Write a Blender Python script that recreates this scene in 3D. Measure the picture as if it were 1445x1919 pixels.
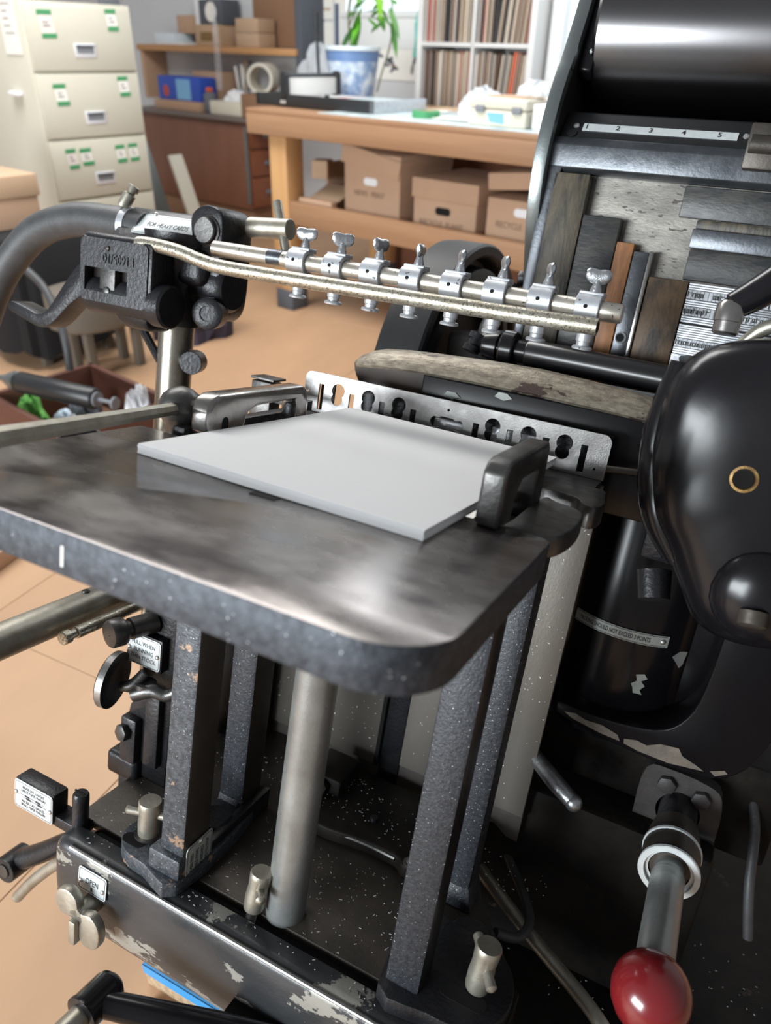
import bpy, bmesh, math, random
from mathutils import Vector as V, Matrix as Mx, Euler
random.seed(7)
for o in list(bpy.data.objects): bpy.data.objects.remove(o)
SC = bpy.context.scene; COL = SC.collection
R = math.radians

# ------------------------------------------------------------------ camera
EYE = 1.2
pt, rl = R(32.0), R(1.5)
upc = V((math.sin(rl)*math.cos(pt), -math.cos(rl)*math.cos(pt), -math.sin(pt)))   # world up seen in the camera (x right, y down, z forward)
fwc = (V((0, 0, 1)) - upc*upc.z).normalized()
rtc = fwc.cross(upc)
cam = bpy.data.cameras.new('camera'); camo = bpy.data.objects.new('camera', cam); COL.objects.link(camo)
m3 = Mx(((rtc.x, -rtc.y, -rtc.z), (fwc.x, -fwc.y, -fwc.z), (upc.x, -upc.y, -upc.z)))
camo.matrix_world = Mx.Translation((0, 0, EYE)) @ m3.to_4x4()
cam.sensor_fit = 'VERTICAL'; cam.sensor_height = 36.0; cam.sensor_width = 27.1
cam.lens = 1400/1919*36.0
cam.clip_start = 0.02; cam.clip_end = 60
cam.dof.use_dof = True; cam.dof.focus_distance = 0.80; cam.dof.aperture_fstop = 5.0
SC.camera = camo
# ------------------------------------------------------------------ light
W = bpy.data.worlds.new('daylight'); SC.world = W; W.use_nodes = True
W.node_tree.nodes['Background'].inputs[0].default_value = (0.93, 0.96, 1.0, 1)
W.node_tree.nodes['Background'].inputs[1].default_value = 0.19
def area(name, loc, target, sx, sy, power, col=(1, 1, 1)):
    l = bpy.data.lights.new(name, 'AREA'); l.shape = 'RECTANGLE'; l.size = sx; l.size_y = sy; l.energy = power; l.color = col
    o = bpy.data.objects.new(name, l); COL.objects.link(o); o.location = loc
    o.rotation_euler = (V(target)-V(loc)).to_track_quat('-Z', 'Y').to_euler(); return o
area('daylight_window_right', (1.6, 4.2, 2.1), (0, 1.4, 0.7), 2.0, 1.4, 60, (0.95, 0.98, 1.0))
area('daylight_window_rear', (-2.7, -1.4, 1.40), (-0.1, 0.8, 0.75), 2.0, 1.1, 165, (0.90, 0.96, 1.0))
area('overhead_fill_light', (-1.2, 3.0, 2.9), (-1.2, 3.0, 0), 2.6, 1.2, 88, (1.0, 0.99, 0.97))  # unseen overhead source, added to brighten the bench end of the room
SC.view_settings.view_transform = 'Standard'; SC.view_settings.look = 'None'
SC.view_settings.gamma = 1.0; SC.view_settings.use_curve_mapping = False
SC.view_settings.exposure = 0.44

# ------------------------------------------------------------------ frames
yaw, tl = R(-26.306), R(16.055)
PM = Mx.Translation((0.028, 0.413, EYE-0.283)) @ (Mx.Rotation(yaw, 4, 'Z') @ Mx.Rotation(-tl, 4, 'X'))   # the press: its bed leans back
RM = Mx.Rotation(R(-38.5), 4, 'Z')                                                                   # the room: u along the bench, v towards the back wall
I4 = Mx.Identity(4)

# ------------------------------------------------------------------ materials
MATS = {}
def mat(name, col, rough=0.5, metal=0.0, col2=None, scale=30, amt=0.5, bump=0.0, bscale=None, chips=None, specks=None, coat=0.0, stretch=(1, 1, 1), trans=0.0, alpha=1.0, rvar=0.0, spec=0.5):
    m = bpy.data.materials.new(name); m.use_nodes = True; nt = m.node_tree; N = nt.nodes; L = nt.links
    b = N['Principled BSDF']; b.inputs['Roughness'].default_value = rough; b.inputs['Metallic'].default_value = metal
    b.inputs['Base Color'].default_value = (*col, 1); b.inputs['Coat Weight'].default_value = coat; b.inputs['Coat Roughness'].default_value = 0.12
    b.inputs['Transmission Weight'].default_value = trans; b.inputs['Alpha'].default_value = alpha; b.inputs['Specular IOR Level'].default_value = spec
    tc = N.new('ShaderNodeTexCoord'); mp = N.new('ShaderNodeMapping'); mp.inputs['Scale'].default_value = stretch
    L.new(tc.outputs['Object'], mp.inputs['Vector'])
    def noise(s, d=4, r=0.6):
        n = N.new('ShaderNodeTexNoise'); n.inputs['Scale'].default_value = s; n.inputs['Detail'].default_value = d; n.inputs['Roughness'].default_value = r
        L.new(mp.outputs[0], n.inputs['Vector']); return n
    def ramp(src, a, c):
        r = N.new('ShaderNodeMapRange'); r.inputs['From Min'].default_value = a; r.inputs['From Max'].default_value = c
        L.new(src, r.inputs['Value']); return r.outputs[0]
    def mix(f, a, c):
        x = N.new('ShaderNodeMix'); x.data_type = 'RGBA'
        if f is not None: L.new(f, x.inputs[0])
        for k, q in ((6, a), (7, c)):
            if isinstance(q, tuple): x.inputs[k].default_value = (*q, 1)
            else: L.new(q, x.inputs[k])
        return x.outputs[2]
    c = col
    n0 = None
    if col2:
        n0 = noise(scale); c = mix(ramp(n0.outputs['Fac'], 0.5-0.25/max(amt, .01)*0.5, 0.5+0.25/max(amt, .01)*0.5), col, col2)
        if rvar:
            mr = N.new('ShaderNodeMapRange'); mr.inputs['From Min'].default_value = .3; mr.inputs['From Max'].default_value = .7
            mr.inputs['To Min'].default_value = rough-rvar; mr.inputs['To Max'].default_value = rough+rvar
            L.new(n0.outputs['Fac'], mr.inputs['Value']); L.new(mr.outputs[0], b.inputs['Roughness'])
    if chips:
        cc, th, cs = chips; n = noise(cs, 7, .68); c = mix(ramp(n.outputs['Fac'], th, th+.015), c, cc)
    if specks:
        cc, th, cs = specks; n = noise(cs, 2, .5); c = mix(ramp(n.outputs['Fac'], th, th+.04), c, cc)
    if not isinstance(c, tuple): L.new(c, b.inputs['Base Color'])
    if bump:
        n = noise(bscale or scale*3, 3); bp = N.new('ShaderNodeBump'); bp.inputs['Strength'].default_value = bump; bp.inputs['Distance'].default_value = 0.002
        L.new(n.outputs['Fac'], bp.inputs['Height']); L.new(bp.outputs[0], b.inputs['Normal'])
    MATS[name] = m; return m
mat('iron', (0.0080, 0.0080, 0.0096), .36, .25, (0.0224, 0.0224, 0.0256), 25, .6, .3, 220, spec=.45)
mat('oily', (.006, .0055, .0055), .55, .0, (.016, .013, .010), 18, .8, .8, 30, chips=((.05, .04, .03), .66, 22), spec=.15)
mat('gloss', (.004, .004, .005), .24, 0, (.010, .009, .011), 9, .5, .04, 40, coat=.05, spec=.32)
mat('gloss_chip', (.004, .004, .005), .30, 0, (.007, .006, .007), 9, .5, .05, 90, chips=((.20, .18, .15), .72, 22), spec=.12)
mat('beam_paint', (.020, .021, .023), .34, .1, (.045, .047, .05), 14, .5, .15, 120, chips=((.27, .26, .23), .56, 15), specks=((.5, .5, .5), .77, 480), stretch=(.8, .8, 1.5))
mat('speckle', (0.0156, 0.0180, 0.0228), .5, .25, (0.0330, 0.0366, 0.0438), 190, 1.0, .35, 350, specks=((.42, .43, .44), .68, 520))
mat('speckle_worn', (0.0324, 0.0374, 0.0454), .48, .3, (0.0720, 0.0806, 0.0922), 170, 1.0, .35, 350, chips=((.30, .20, .135), .60, 16), specks=((.45, .45, .45), .69, 520))
mat('brownsteel', (0.0480, 0.0416, 0.0360), .45, .5, (0.0800, 0.0680, 0.0560), 20, .6, .12, 200, specks=((.5, .5, .5), .79, 450))
mat('tabletop', (.165, .148, .143), .25, .85, (.25, .232, .222), 15, 1.0, .02, 300, rvar=.11, stretch=(.8, 1.5, 1))
mat('tableside', (0.0238, 0.0286, 0.0367), .55, .3, (0.0544, 0.0626, 0.0762), 150, 1.0, .3, 260, specks=((.5, .52, .55), .72, 260))
mat('bright', (0.3280, 0.3239, 0.3157), .42, .9, (0.2378, 0.2296, 0.2255), 40, .7, .12, 500, stretch=(1, 1, 1), rvar=.06)
mat('chromeworn', (.46, .445, .43), .24, .95, (.30, .285, .27), 22, .9, .06, 200, rvar=.08)
mat('darksteel', (0.1280, 0.1240, 0.1200), .38, .8, (0.0640, 0.0624, 0.0608), 35, .9, .15, 200, rvar=.08)
mat('panel', (0.2442, 0.2257, 0.1998), .45, .55, (0.1776, 0.1628, 0.1406), 9, .8, .1, 400, specks=((.8, .8, .78), .80, 300), stretch=(1, 1, .5), rvar=.06)
mat('flangegrey', (.045, .042, .042), .5, .3, (.065, .06, .058), 40, .8, .15, 200)
mat('backsheet', (.115, .105, .10), .55, .5, (.15, .135, .125), 25, .7, .1, 300)
mat('nickel', (.58, .55, .485), .36, .8, (.46, .42, .36), 30, .8, .04, 300, specks=((.16, .14, .12), .66, 300))
mat('nickelworn', (.56, .53, .45), .36, .85, (.36, .325, .25), 60, .9, .25, 260, specks=((.20, .18, .145), .57, 420), rvar=.08)
mat('nickelmatte', (.42, .40, .345), .42, .75, (.31, .285, .23), 40, .8, .12, 220)
mat('alum', (.60, .625, .66), .42, .65, (.48, .495, .52), 50, .6, .06, 300, specks=((.14, .13, .13), .68, 160))
mat('satin', (.010, .010, .011), .48, 0, (.016, .016, .017), 12, .5, spec=.35)
mat('castzinc', (.58, .60, .62), .33, .9, (.40, .41, .43), 90, .8, .35, 180)
mat('polesteel', (0.3168, 0.3300, 0.3256), .34, .55, (0.2200, 0.2244, 0.2156), 14, .9, .1, 300, chips=((.20, .13, .09), .70, 20), specks=((.8, .8, .8), .80, 300))
mat('guardtan', (.36, .315, .245), .48, .5, (.20, .17, .13), 150, 1.0, .4, 350, chips=((.085, .06, .05), .60, 30), stretch=(.4, 1, 1))
mat('rubber', (.035, .036, .038), .5, 0, (.06, .062, .065), 30, .6, .2, 250)
mat('roller', (.012, .012, .013), .30, 0, coat=.15)
mat('drum', (.17, .165, .17), .25, 1.0, (.18, .175, .175), 30, .5, 0)
mat('inkblack', (.006, .006, .006), .5)
mat('hole', (.003, .003, .003), .9)
mat('plate', (.66, .70, .70), .38, .2, (.58, .61, .61), 120, .6)
mat('platedull', (.42, .45, .42), .45, .2, (.35, .37, .35), 120, .6)
mat('ink', (.02, .022, .03), .6)
mat('rivet', (.75, .74, .72), .28, .85)
mat('steelblue', (0.0828, 0.0900, 0.1008), .36, .75, (0.1224, 0.1296, 0.1404), 25, .9, .12, 200, rvar=.06)
mat('stripsteel', (.22, .24, .235), .34, .8, (.21, .235, .235), 20, .7, .06, 300, rvar=.05)
mat('bedmetal', (0.3280, 0.3075, 0.2747), .5, .45, (0.1968, 0.1845, 0.1681), 30, 1.1, .2, 300, specks=((.09, .08, .075), .62, 110), stretch=(.6, 1, 1.6))
mat('furn_dark', (0.0240, 0.0208, 0.0168), .5, 0, (0.0840, 0.0680, 0.0440), 26, 1.3, .3, 120, stretch=(2.2, 1, .5), chips=((.42, .29, .14), .69, 16))
mat('furn_black', (0.0176, 0.0192, 0.0216), .42, .1, (0.0480, 0.0464, 0.0416), 26, 1.2, .2, 120, stretch=(.7, 1, 1.8), chips=((.25, .20, .14), .66, 15))
mat('furn_orange', (.36, .16, .06), .55, 0, (.20, .085, .035), 40, .9, .15, 200, stretch=(3, 1, .5))
mat('furn_brown', (0.0340, 0.0247, 0.0187), .55, 0, (0.1445, 0.0892, 0.0467), 26, 1.2, .3, 120, stretch=(1.6, 1, .7))
mat('lead', (.55, .57, .60), .38, .8, (.42, .435, .46), 60, .8, .2, 300, stretch=(.4, 1, 3))
mat('typeface', (.03, .035, .032), .4, .3)
mat('redball', (.20, .012, .016), .25, 0, (.15, .01, .012), 10, .5, coat=.5)
mat('brassrust', (.40, .27, .10), .45, .7, (.20, .11, .05), 120, .9, .3, 300)
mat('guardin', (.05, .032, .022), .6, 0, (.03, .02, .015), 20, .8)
mat('chiptan', (.17, .14, .11), .6, .2, (.11, .095, .08), 60, .9, .2, 200)
mat('nickelpost', (.36, .335, .29), .30, .9, (.22, .185, .14), 18, .9, .06, 200, rvar=.06)
mat('card', (.84, .82, .76), .8)
mat('paper', (.86, .86, .865), .75, 0, spec=.3)
mat('dust', (.9, .9, .9), .8)
# ------------------------------------------------------------------ geometry helpers
ORG = {}
def axes(d):
    d = V(d).normalized(); a = V((0, 0, 1)) if abs(d.z) < .9 else V((1, 0, 0))
    x = a.cross(d).normalized(); return x, d.cross(x), d
def circ(n, r, ph=0): return [(r*math.cos(2*math.pi*i/n+ph), r*math.sin(2*math.pi*i/n+ph)) for i in range(n)]
def rrect(x0, x1, y0, y1, r, n=5, corners=(1, 1, 1, 1)):
    """rounded rectangle, counter-clockwise from the lower right corner; corners: lr, ur, ul, ll"""
    out = []
    for k, (cx, cy, a) in enumerate(((x1-r, y0+r, -90), (x1-r, y1-r, 0), (x0+r, y1-r, 90), (x0+r, y0+r, 180))):
        rr = r*corners[k]
        if rr <= 0:
            out.append(((x1, y0), (x1, y1), (x0, y1), (x0, y0))[k]); continue
        ccx = (x1-rr) if k in (0, 1) else x0+rr; ccy = (y0+rr) if k in (0, 3) else y1-rr
        for i in range(n+1):
            t = R(a+90*i/n); out.append((ccx+rr*math.cos(t), ccy+rr*math.sin(t)))
    return out
def smooth2(pts, k=4, closed=True):
    """Catmull-Rom through points of any dimension"""
    n = len(pts); out = []
    rng = range(n) if closed else range(n-1)
    for i in rng:
        p = [V(pts[(i+j-1) % n] if closed else pts[min(max(i+j-1, 0), n-1)]) for j in range(4)]
        for s in range(k):
            t = s/k
            out.append(.5*((2*p[1])+(p[2]-p[0])*t+(2*p[0]-5*p[1]+4*p[2]-p[3])*t*t+(3*p[1]-p[0]-3*p[2]+p[3])*t**3))
    if not closed: out.append(V(pts[-1]))
    return out
class G:
    def __init__(s): s.bm = bmesh.new()
    def _bev(s, faces, off, seg=2, ang=.6):
        es = {e for f in faces for e in f.edges if len(e.link_faces) == 2 and e.calc_face_angle(0) > ang}
        if es and off > 0: bmesh.ops.bevel(s.bm, geom=list(es), offset=off, segments=seg, affect='EDGES', profile=.5, clamp_overlap=True)
    def loft(s, rings, caps=True, closed=True, bev=0, seg=2, ang=.6, mi=0):
        bm = s.bm; vr = [[bm.verts.new(V(p)) for p in r] for r in rings]; fs = []
        n = len(vr[0])
        for a, b in zip(vr, vr[1:]):
            for i in range(n if closed else n-1):
                j = (i+1) % n; fs.append(bm.faces.new((a[i], a[j], b[j], b[i])))
        if caps and closed:
            fs.append(bm.faces.new(list(reversed(vr[0])))); fs.append(bm.faces.new(vr[-1]))
        for f in fs: f.material_index = mi
        bmesh.ops.recalc_face_normals(bm, faces=fs)
        if bev: s._bev(fs, bev, seg, ang)
        return s
    def prism(s, pts, ax, a, b, bev=0, seg=2, ang=.6, mi=0):
        """outline in the plane normal to ax, extruded from a to b; ax z: (x,y), y: (x,z), x: (y,z)"""
        f = {'z': lambda p, h: (p[0], p[1], h), 'y': lambda p, h: (p[0], h, p[1]), 'x': lambda p, h: (h, p[0], p[1])}[ax]
        return s.loft([[f(p, a) for p in pts], [f(p, b) for p in pts]], bev=bev, seg=seg, ang=ang, mi=mi)
    def box(s, x0, x1, y0, y1, z0, z1, bev=.001, seg=2, m=None, mi=0):
        n0 = len(s.bm.verts)
        s.prism([(x0, y0), (x1, y0), (x1, y1), (x0, y1)], 'z', z0, z1, bev, seg, mi=mi)
        if m is not None:
            s.bm.verts.ensure_lookup_table()
            for v in s.bm.verts[n0:]: v.co = m @ v.co
        return s
    def lathe(s, p, d, prof, n=24, mi=0):
        """prof: (distance along d, radius); radius 0 closes"""
        x, y, z = axes(d); p = V(p); rings = []
        for t, r in prof:
            r = max(r, 1e-5); rings.append([p+z*t+x*a+y*b for a, b in circ(n, r)])
        return s.loft(rings, mi=mi, bev=0, caps=False)
    def cyl(s, p, q, r, r2=None, n=20, bev=.0008, mi=0):
        p, q = V(p), V(q); r2 = r if r2 is None else r2; h = (q-p).length; b = min(bev, h*.4, r*.5)
        return s.lathe(p, q-p, [(0, 0), (0, r-b), (b, r), (h-b, r2), (h, r2-b), (h, 0)], n, mi)
    def tube(s, pts, r, n=14, k=5, smooth=True, mi=0):
        rs = r if isinstance(r, (list, tuple)) else [r]*len(pts)
        P4 = [(*p, rr) for p, rr in zip(pts, rs)]
        Q = smooth2([V(p) for p in P4], k, False) if smooth and len(pts) > 2 else [V(p) for p in P4]
        C = [V(q[:3]) for q in Q]; rings = []; x = None
        for i, c in enumerate(C):
            d = (C[min(i+1, len(C)-1)]-C[max(i-1, 0)]).normalized()
            if x is None: x = axes(d)[0]
            x = (x-d*x.dot(d)).normalized(); y = d.cross(x)
            rings.append([c+x*a+y*b for a, b in circ(n, Q[i][3])])
        return s.loft(rings, mi=mi)
    def ball(s, c, r, sc=(1, 1, 1), n=20, m=10, mi=0):
        rings = []
        for j in range(m+1):
            t = math.pi*j/m; rr = max(math.sin(t), 1e-4)
            rings.append([(c[0]+r*sc[0]*rr*a, c[1]+r*sc[1]*rr*b, c[2]-r*sc[2]*math.cos(t)) for a, b in circ(n, 1)])
        return s.loft(rings, mi=mi)
    def hexn(s, p, d, r, h, mi=0):
        x, y, z = axes(d); p = V(p)
        return s.loft([[p+z*t+x*a+y*b for a, b in circ(6, r, .3)] for t in (0, h)], bev=h*.12, mi=mi)
    def quadflake(s, c, r, nrm=None):
        a = random.random()*6.28; x, y, z = axes(nrm or (0, 0, 1)); u = x*math.cos(a)+y*math.sin(a); w = z.cross(u)
        l = r*random.uniform(.8, 3.0); q = r*random.uniform(.35, .8); c = V(c); h = z*.00025
        s.loft([[c+u*l+w*q, c-u*l+w*q, c-u*l-w*q, c+u*l-w*q], [c+u*l+w*q+h, c-u*l+w*q+h, c-u*l-w*q+h, c+u*l-w*q+h]])
    def out(s, name, mt, parent=None, frame=I4, label=None, cat=None, group=None, kind=None, smooth=True, ang=38, solid=0):
        me = bpy.data.meshes.new(name); s.bm.to_mesh(me); s.bm.free()
        if solid: pass
        for m in (mt if isinstance(mt, (list, tuple)) else [mt]): me.materials.append(MATS[m])
        return finish(name, me, parent, frame, label, cat, group, kind, smooth, ang)
def finish(name, me, parent=None, frame=I4, label=None, cat=None, group=None, kind=None, smooth=True, ang=38):
    o = bpy.data.objects.new(name, me); COL.objects.link(o)
    if smooth:
        me.polygons.foreach_set('use_smooth', [True]*len(me.polygons)); me.set_sharp_from_angle(angle=R(ang))
    co = [v.co for v in me.vertices]
    if parent is None:
        lo = [min(c[i] for c in co) for i in range(3)]; hi = [max(c[i] for c in co) for i in range(3)]
        org = V(((lo[0]+hi[0])/2, (lo[1]+hi[1])/2, lo[2]))
        me.transform(Mx.Translation(-org)); o.matrix_world = frame @ Mx.Translation(org)
    else:
        org = ORG[parent.name]; me.transform(Mx.Translation(-org)); o.parent = parent
    ORG[o.name] = org
    tag(o, label, cat, group, kind); return o
def tag(o, label=None, cat=None, group=None, kind=None):
    for k, v in (('label', label), ('category', cat), ('group', group), ('kind', kind)):
        if v: o[k] = v
    return o
def thing(name, org, frame, label, cat, group=None):
    o = bpy.data.objects.new(name, None); COL.objects.link(o); o.empty_display_size = .05
    o.matrix_world = frame @ Mx.Translation(V(org)); ORG[o.name] = V(org); return tag(o, label, cat, group)
def sub(o, name, parent):        # a sub-part whose parent is a mesh part keeps the same local origin
    return o
def plate_holes(outer, holes, to3, thick, nrm):
    """flat plate with cut-outs, from a filled 2D curve"""
    cu = bpy.data.curves.new('tmp', 'CURVE'); cu.dimensions = '2D'; cu.fill_mode = 'BOTH'; cu.extrude = thick/2
    for pts in [outer]+holes:
        sp = cu.splines.new('POLY'); sp.points.add(len(pts)-1)
        for p, q in zip(sp.points, pts): p.co = (q[0], q[1], 0, 1)
        sp.use_cyclic_u = True
    ob = bpy.data.objects.new('tmp', cu); me = bpy.data.meshes.new_from_object(ob)
    bpy.data.objects.remove(ob); me.materials.clear()
    for v in me.vertices: v.co = V(to3(v.co.x, v.co.y))+V(nrm)*v.co.z
    return me
def text(s, size, loc, xd, yd, name, mt, parent=None, frame=I4, ext=.0002, align='CENTER', sx=1.0, bold=0.0, **kw):
    cu = bpy.data.curves.new('tmp', 'FONT'); cu.body = s; cu.size = size; cu.align_x = align; cu.align_y = 'CENTER'
    cu.extrude = ext; cu.offset = bold; cu.space_line = .95; cu.resolution_u = 3
    ob = bpy.data.objects.new('tmp', cu); me = bpy.data.meshes.new_from_object(ob); bpy.data.objects.remove(ob)
    x, y = V(xd).normalized(), V(yd).normalized(); z = x.cross(y)
    for v in me.vertices: v.co = V(loc)+x*v.co.x*sx+y*v.co.y+z*v.co.z
    me.materials.clear(); me.materials.append(MATS[mt])
    return finish(name, me, parent, frame, smooth=False, **kw)
def sign(lines, c, xd, yd, w, h, parent, mt='plate', rivets=None, tsize=.005, sx=.8, extra=None, bw=.0006, name='nameplate', lsp=None):
    """engraved nameplate: plate > border, text, rivets"""
    x, y = V(xd).normalized(), V(yd).normalized(); z = x.cross(y); c = V(c)
    T = lambda a, b, k: c+x*a+y*b+z*k
    g = G(); rr = rrect(-w/2, w/2, -h/2, h/2, min(w, h)*.12, 4)
    g.loft([[T(a, b, k) for a, b in rr] for k in (0, .0012)], bev=.0003)
    pl = g.out(name, mt, parent)
    ORG[pl.name] = ORG[parent.name]
    r1 = rrect(-w/2+.0016, w/2-.0016, -h/2+.0016, h/2-.0016, min(w, h)*.08, 4); r2 = rrect(-w/2+.0016+bw, w/2-.0016-bw, -h/2+.0016+bw, h/2-.0016-bw, min(w, h)*.07, 4)
    me = plate_holes(r1, [r2], lambda a, b: T(a, b, .0013), .0002, z); me.materials.append(MATS['ink']); finish('border', me, pl)
    n = len(lines); lsp = lsp or tsize*1.15
    for i, s in enumerate(lines):
        if s: text(s, tsize, T(0, ((n-1)/2-i)*lsp, .0014), x, y, 'lettering', 'ink', pl, sx=sx, ext=.0001)
    for a, b in (rivets or []):
        g = G(); g.lathe(T(a, b, .0010), z, [(0, 0), (0, .0032), (.0008, .0031), (.0018, .0024), (.0024, .0012), (.0026, 0)], 14); g.out('rivet', 'rivet', pl)
    return pl, T
# ------------------------------------------------------------------ the press
PR = thing('letterpress_printing_press', (-.1, .45, -.78), PM, 'black cast iron platen printing press with a feed table and suction bar', 'printing press')
def p_(g, name, mt, label=None, parent=None, **k): return g.out(name, mt, parent or PR, label=label, **k)

# --- feed table
g = G()
ol = [(-.33, .086), (-.33, -.13)]
ol += [(-.33+.022-.022*math.cos(R(a)), -.13-.022*math.sin(R(a))) for a in (30, 60, 90)]
ol += [(.02+.046*math.sin(R(a)), -.106-.046*math.cos(R(a))) for a in range(0, 91, 10)]
ol += [(.066, .078), (.060, .086)]
g.prism(ol, 'z', -.028, 0, bev=.0013, seg=2, ang=.9)
for f in g.bm.faces: f.material_index = 0 if f.normal.z > .5 else 1
ft = p_(g, 'feed_table', ['tabletop', 'tableside'], 'thick steel feed table with a rounded front corner')
g = G(); g.box(-.1665, -.1645, -.1523, -.1515, -.022, -.009, 0); p_(g, 'paint_fleck', 'card', parent=ft)
g = G(); g.box(-.142, -.120, -.004, .02, -.0285, .0003, 0); p_(g, 'pile_slot', 'hole', parent=ft)
g = G(); g.box(-.243, -.02, .087, .352, -.014, -.0006, .002); p_(g, 'pile_board', 'darksteel')
g = G(); g.cyl((-.132, .127, -.503), (-.132, .127, -.015), .0215, n=32); p_(g, 'lifting_pole', 'polesteel', 'greyish steel lifting pole under the feed table')

# --- gauge plate with keyholes and slots
def keyhole(x, z):
    out = []
    for t in range(0, 360, 9):
        u = (math.cos(R(t)), math.sin(R(t))); best = 0
        for cx, cz, r in ((0, .0045, .0092), (-.0008, -.0065, .0080)):
            b = u[0]*cx+u[1]*cz; d = b*b-(cx*cx+cz*cz-r*r)
            if d >= 0: best = max(best, b+math.sqrt(d))
        out.append((x+u[0]*best, z+u[1]*best))
    return out
holes = [keyhole(x, .0150) for x in (-.288, -.245, -.203, -.082, -.039, .003)]
holes += [rrect(x-.0037, x+.0037, -.009, z1, .0004, 1) for x, z1 in ((-.3125, .024), (-.268, .0195), (-.2255, .0185), (-.183, .018), (-.102, .0185), (-.0605, .020), (-.018, .0205), (.0255, .022))]
cen = smooth2([(-.160, .010), (-.156, .016), (-.149, .0155), (-.146, .0175), (-.132, .0175), (-.128, .0155), (-.121, .0165), (-.117, .010), (-.121, .003), (-.128, .0045), (-.132, .002), (-.146, .002), (-.149, .0045), (-.156, .003)], 4)
holes += [[(p.x, p.y) for p in [V((*q[:2], 0)) for q in cen]]]
holes += [[(x+a, z+b) for a, b in circ(10, .0017)] for x, z in ((-.3325, .012), (.041, -.002), (-.1385, .0265))]
me = plate_holes(rrect(-.337, .053, -.0125, .0375, .009, 6, (0, 1, 1, 0)), holes, lambda a, b: (a, .3875, b), .003, (0, -1, 0))
me.materials.append(MATS['bright']); finish('gauge_plate', me, PR, label='bright steel gauge plate with keyholes and slots', smooth=False)
g = G(); g.box(-.336, .052, .340, .3855, -.026, -.013, .0015); g.box(-.330, .05, .3893, .40, -.05, -.013, .001); p_(g, 'gauge_rail', 'darksteel')
g = G(); g.box(-.272, .05, .410, .413, -.05, .034, 0); g.box(-.322, -.302, .402, .405, -.05, .030, 0); p_(g, 'dark_slot_backing', 'iron')  # black sheets added behind the slots and keyholes so they read as shaded
for x in (-.305, -.272): 
    g = G(); g.cyl((x, .36, -.0132), (x, .36, -.0124), .007); p_(g, 'rail_hole', 'hole')
g = G(); fo = smooth2([(.0, .292), (.03, .283), (.046, .278), (.055, .262), (.068, .258), (.073, .28), (.068, .315), (.062, .338), (.03, .338), (.0, .338)], 3)
g.prism([(p.x, p.y) for p in fo], 'z', -.034, -.011, .002); p_(g, 'rail_foot', 'darksteel')
g = G(); g.box(-.088, -.03, .405, .43, -.02, .016, .002); g.box(-.16, -.12, .400, .425, -.01, .012, .002); p_(g, 'rail_latch', 'castzinc')

# --- back panels under the gauge plate
g = G(); arch = [(-.335, -.02), (-.335, -.535), (-.19, -.525), (.0, -.515), (.008, -.498), (.02, -.494), (.04, -.507), (.0545, -.508), (.0545, -.02)]
g.prism(arch, 'y', .3945, .397, .0004); p_(g, 'backing_sheet', 'backsheet')
for x0, x1, zb in ((-.330, -.159, -.480), (-.1215, .0545, -.466)):
    g = G(); g.box(x0, x1, .389, .3947, zb, -.028, .0006); p_(g, 'back_panel', 'panel')
g = G(); g.box(-.1585, -.153, .386, .3947, -.48, -.028, .0004); p_(g, 'panel_edge', 'hole')
g = G(); g.box(-.152, -.1225, .391, .3947, -.50, -.028, .003); p_(g, 'panel_web', 'iron')

# --- side guides on the table
g = G()
for x0, x1 in ((.0085, .0275),):
    pr = [(.070, .0), (.0695, .042), (.076, .0495), (.086, .0515), (.190, .0525), (.197, .047), (.202, -.014), (.176, -.016), (.172, .030), (.120, .030), (.110, .022), (.104, .0)]
    g.prism(pr, 'x', x0, x1, .003, 3, .3)
sg = p_(g, 'side_guide', 'darksteel', 'dark steel side guide at the right of the pile')
g = G(); g.box(-.012, .036, .0875, .235, -.030, -.0155, .002); p_(g, 'guide_carrier', 'iron', parent=sg)
g = G(); hd = smooth2([(.0245, .125), (.025, .098), (.046, .095), (.064, .104), (.0715, .14), (.070, .185), (.062, .204), (.042, .212), (.026, .216)], 4)
g.prism([(p.x, p.y) for p in hd], 'z', -.021, -.003, .003, 3, .5); p_(g, 'guide_handle', 'darksteel', parent=sg)
g = G()
pr = [(.104, .0005), (.103, .024), (.108, .034), (.118, .0385), (.14, .0385), (.266, .0385), (.276, .034), (.280, .0005), (.256, .0005), (.254, .024), (.180, .0225), (.166, .017), (.160, .0005)]
g.prism(pr, 'x', -.288, -.266, .0045, 3, .3)
sg = p_(g, 'side_guide', 'chromeworn', 'polished steel side guide at the left of the pile')
g = G(); g.prism([(y, z) for y, z in rrect(.124, .133, .001, .017, .0044, 4)], 'x', -.2662, -.2655, 0); p_(g, 'guide_slot', 'hole', parent=sg)
g = G(); g.box(-.305, -.290, .10, .30, -.03, .004, .002); g.box(-.276, -.266, .245, .254, .001, .020, .002); p_(g, 'guide_carrier', 'iron', parent=sg)
g = G(); g.box(-.379, -.350, .328, .352, -.03, .0205, .0015); g.box(-.380, -.346, .326, .354, .0225, .0255, .0006); g.box(-.358, -.34, .33, .35, .004, .012, .001); g.box(-.352, -.30, .335, .347, -.004, .008, .001); p_(g, 'stop_block', 'darksteel')

# --- lever with the ball end
g = G(); g.tube([(-.309, .110, .018), (-.288, -.02, .0225), (-.272, -.17, .025)], [.0062, .0070, .0085], 8, smooth=False); p_(g, 'lever_bar', 'nickelmatte', 'dull square lever bar lying over the table')
g = G(); g.lathe((-.314, .122, -.028), (0, 0, 1), [(0, 0), (0, .014), (.02, .013), (.028, .0145), (.033, .018), (.041, .0215), (.049, .0215), (.057, .018), (.0625, .011), (.065, .004), (.0652, 0)], 24); p_(g, 'lever_ball', 'darksteel')

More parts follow.
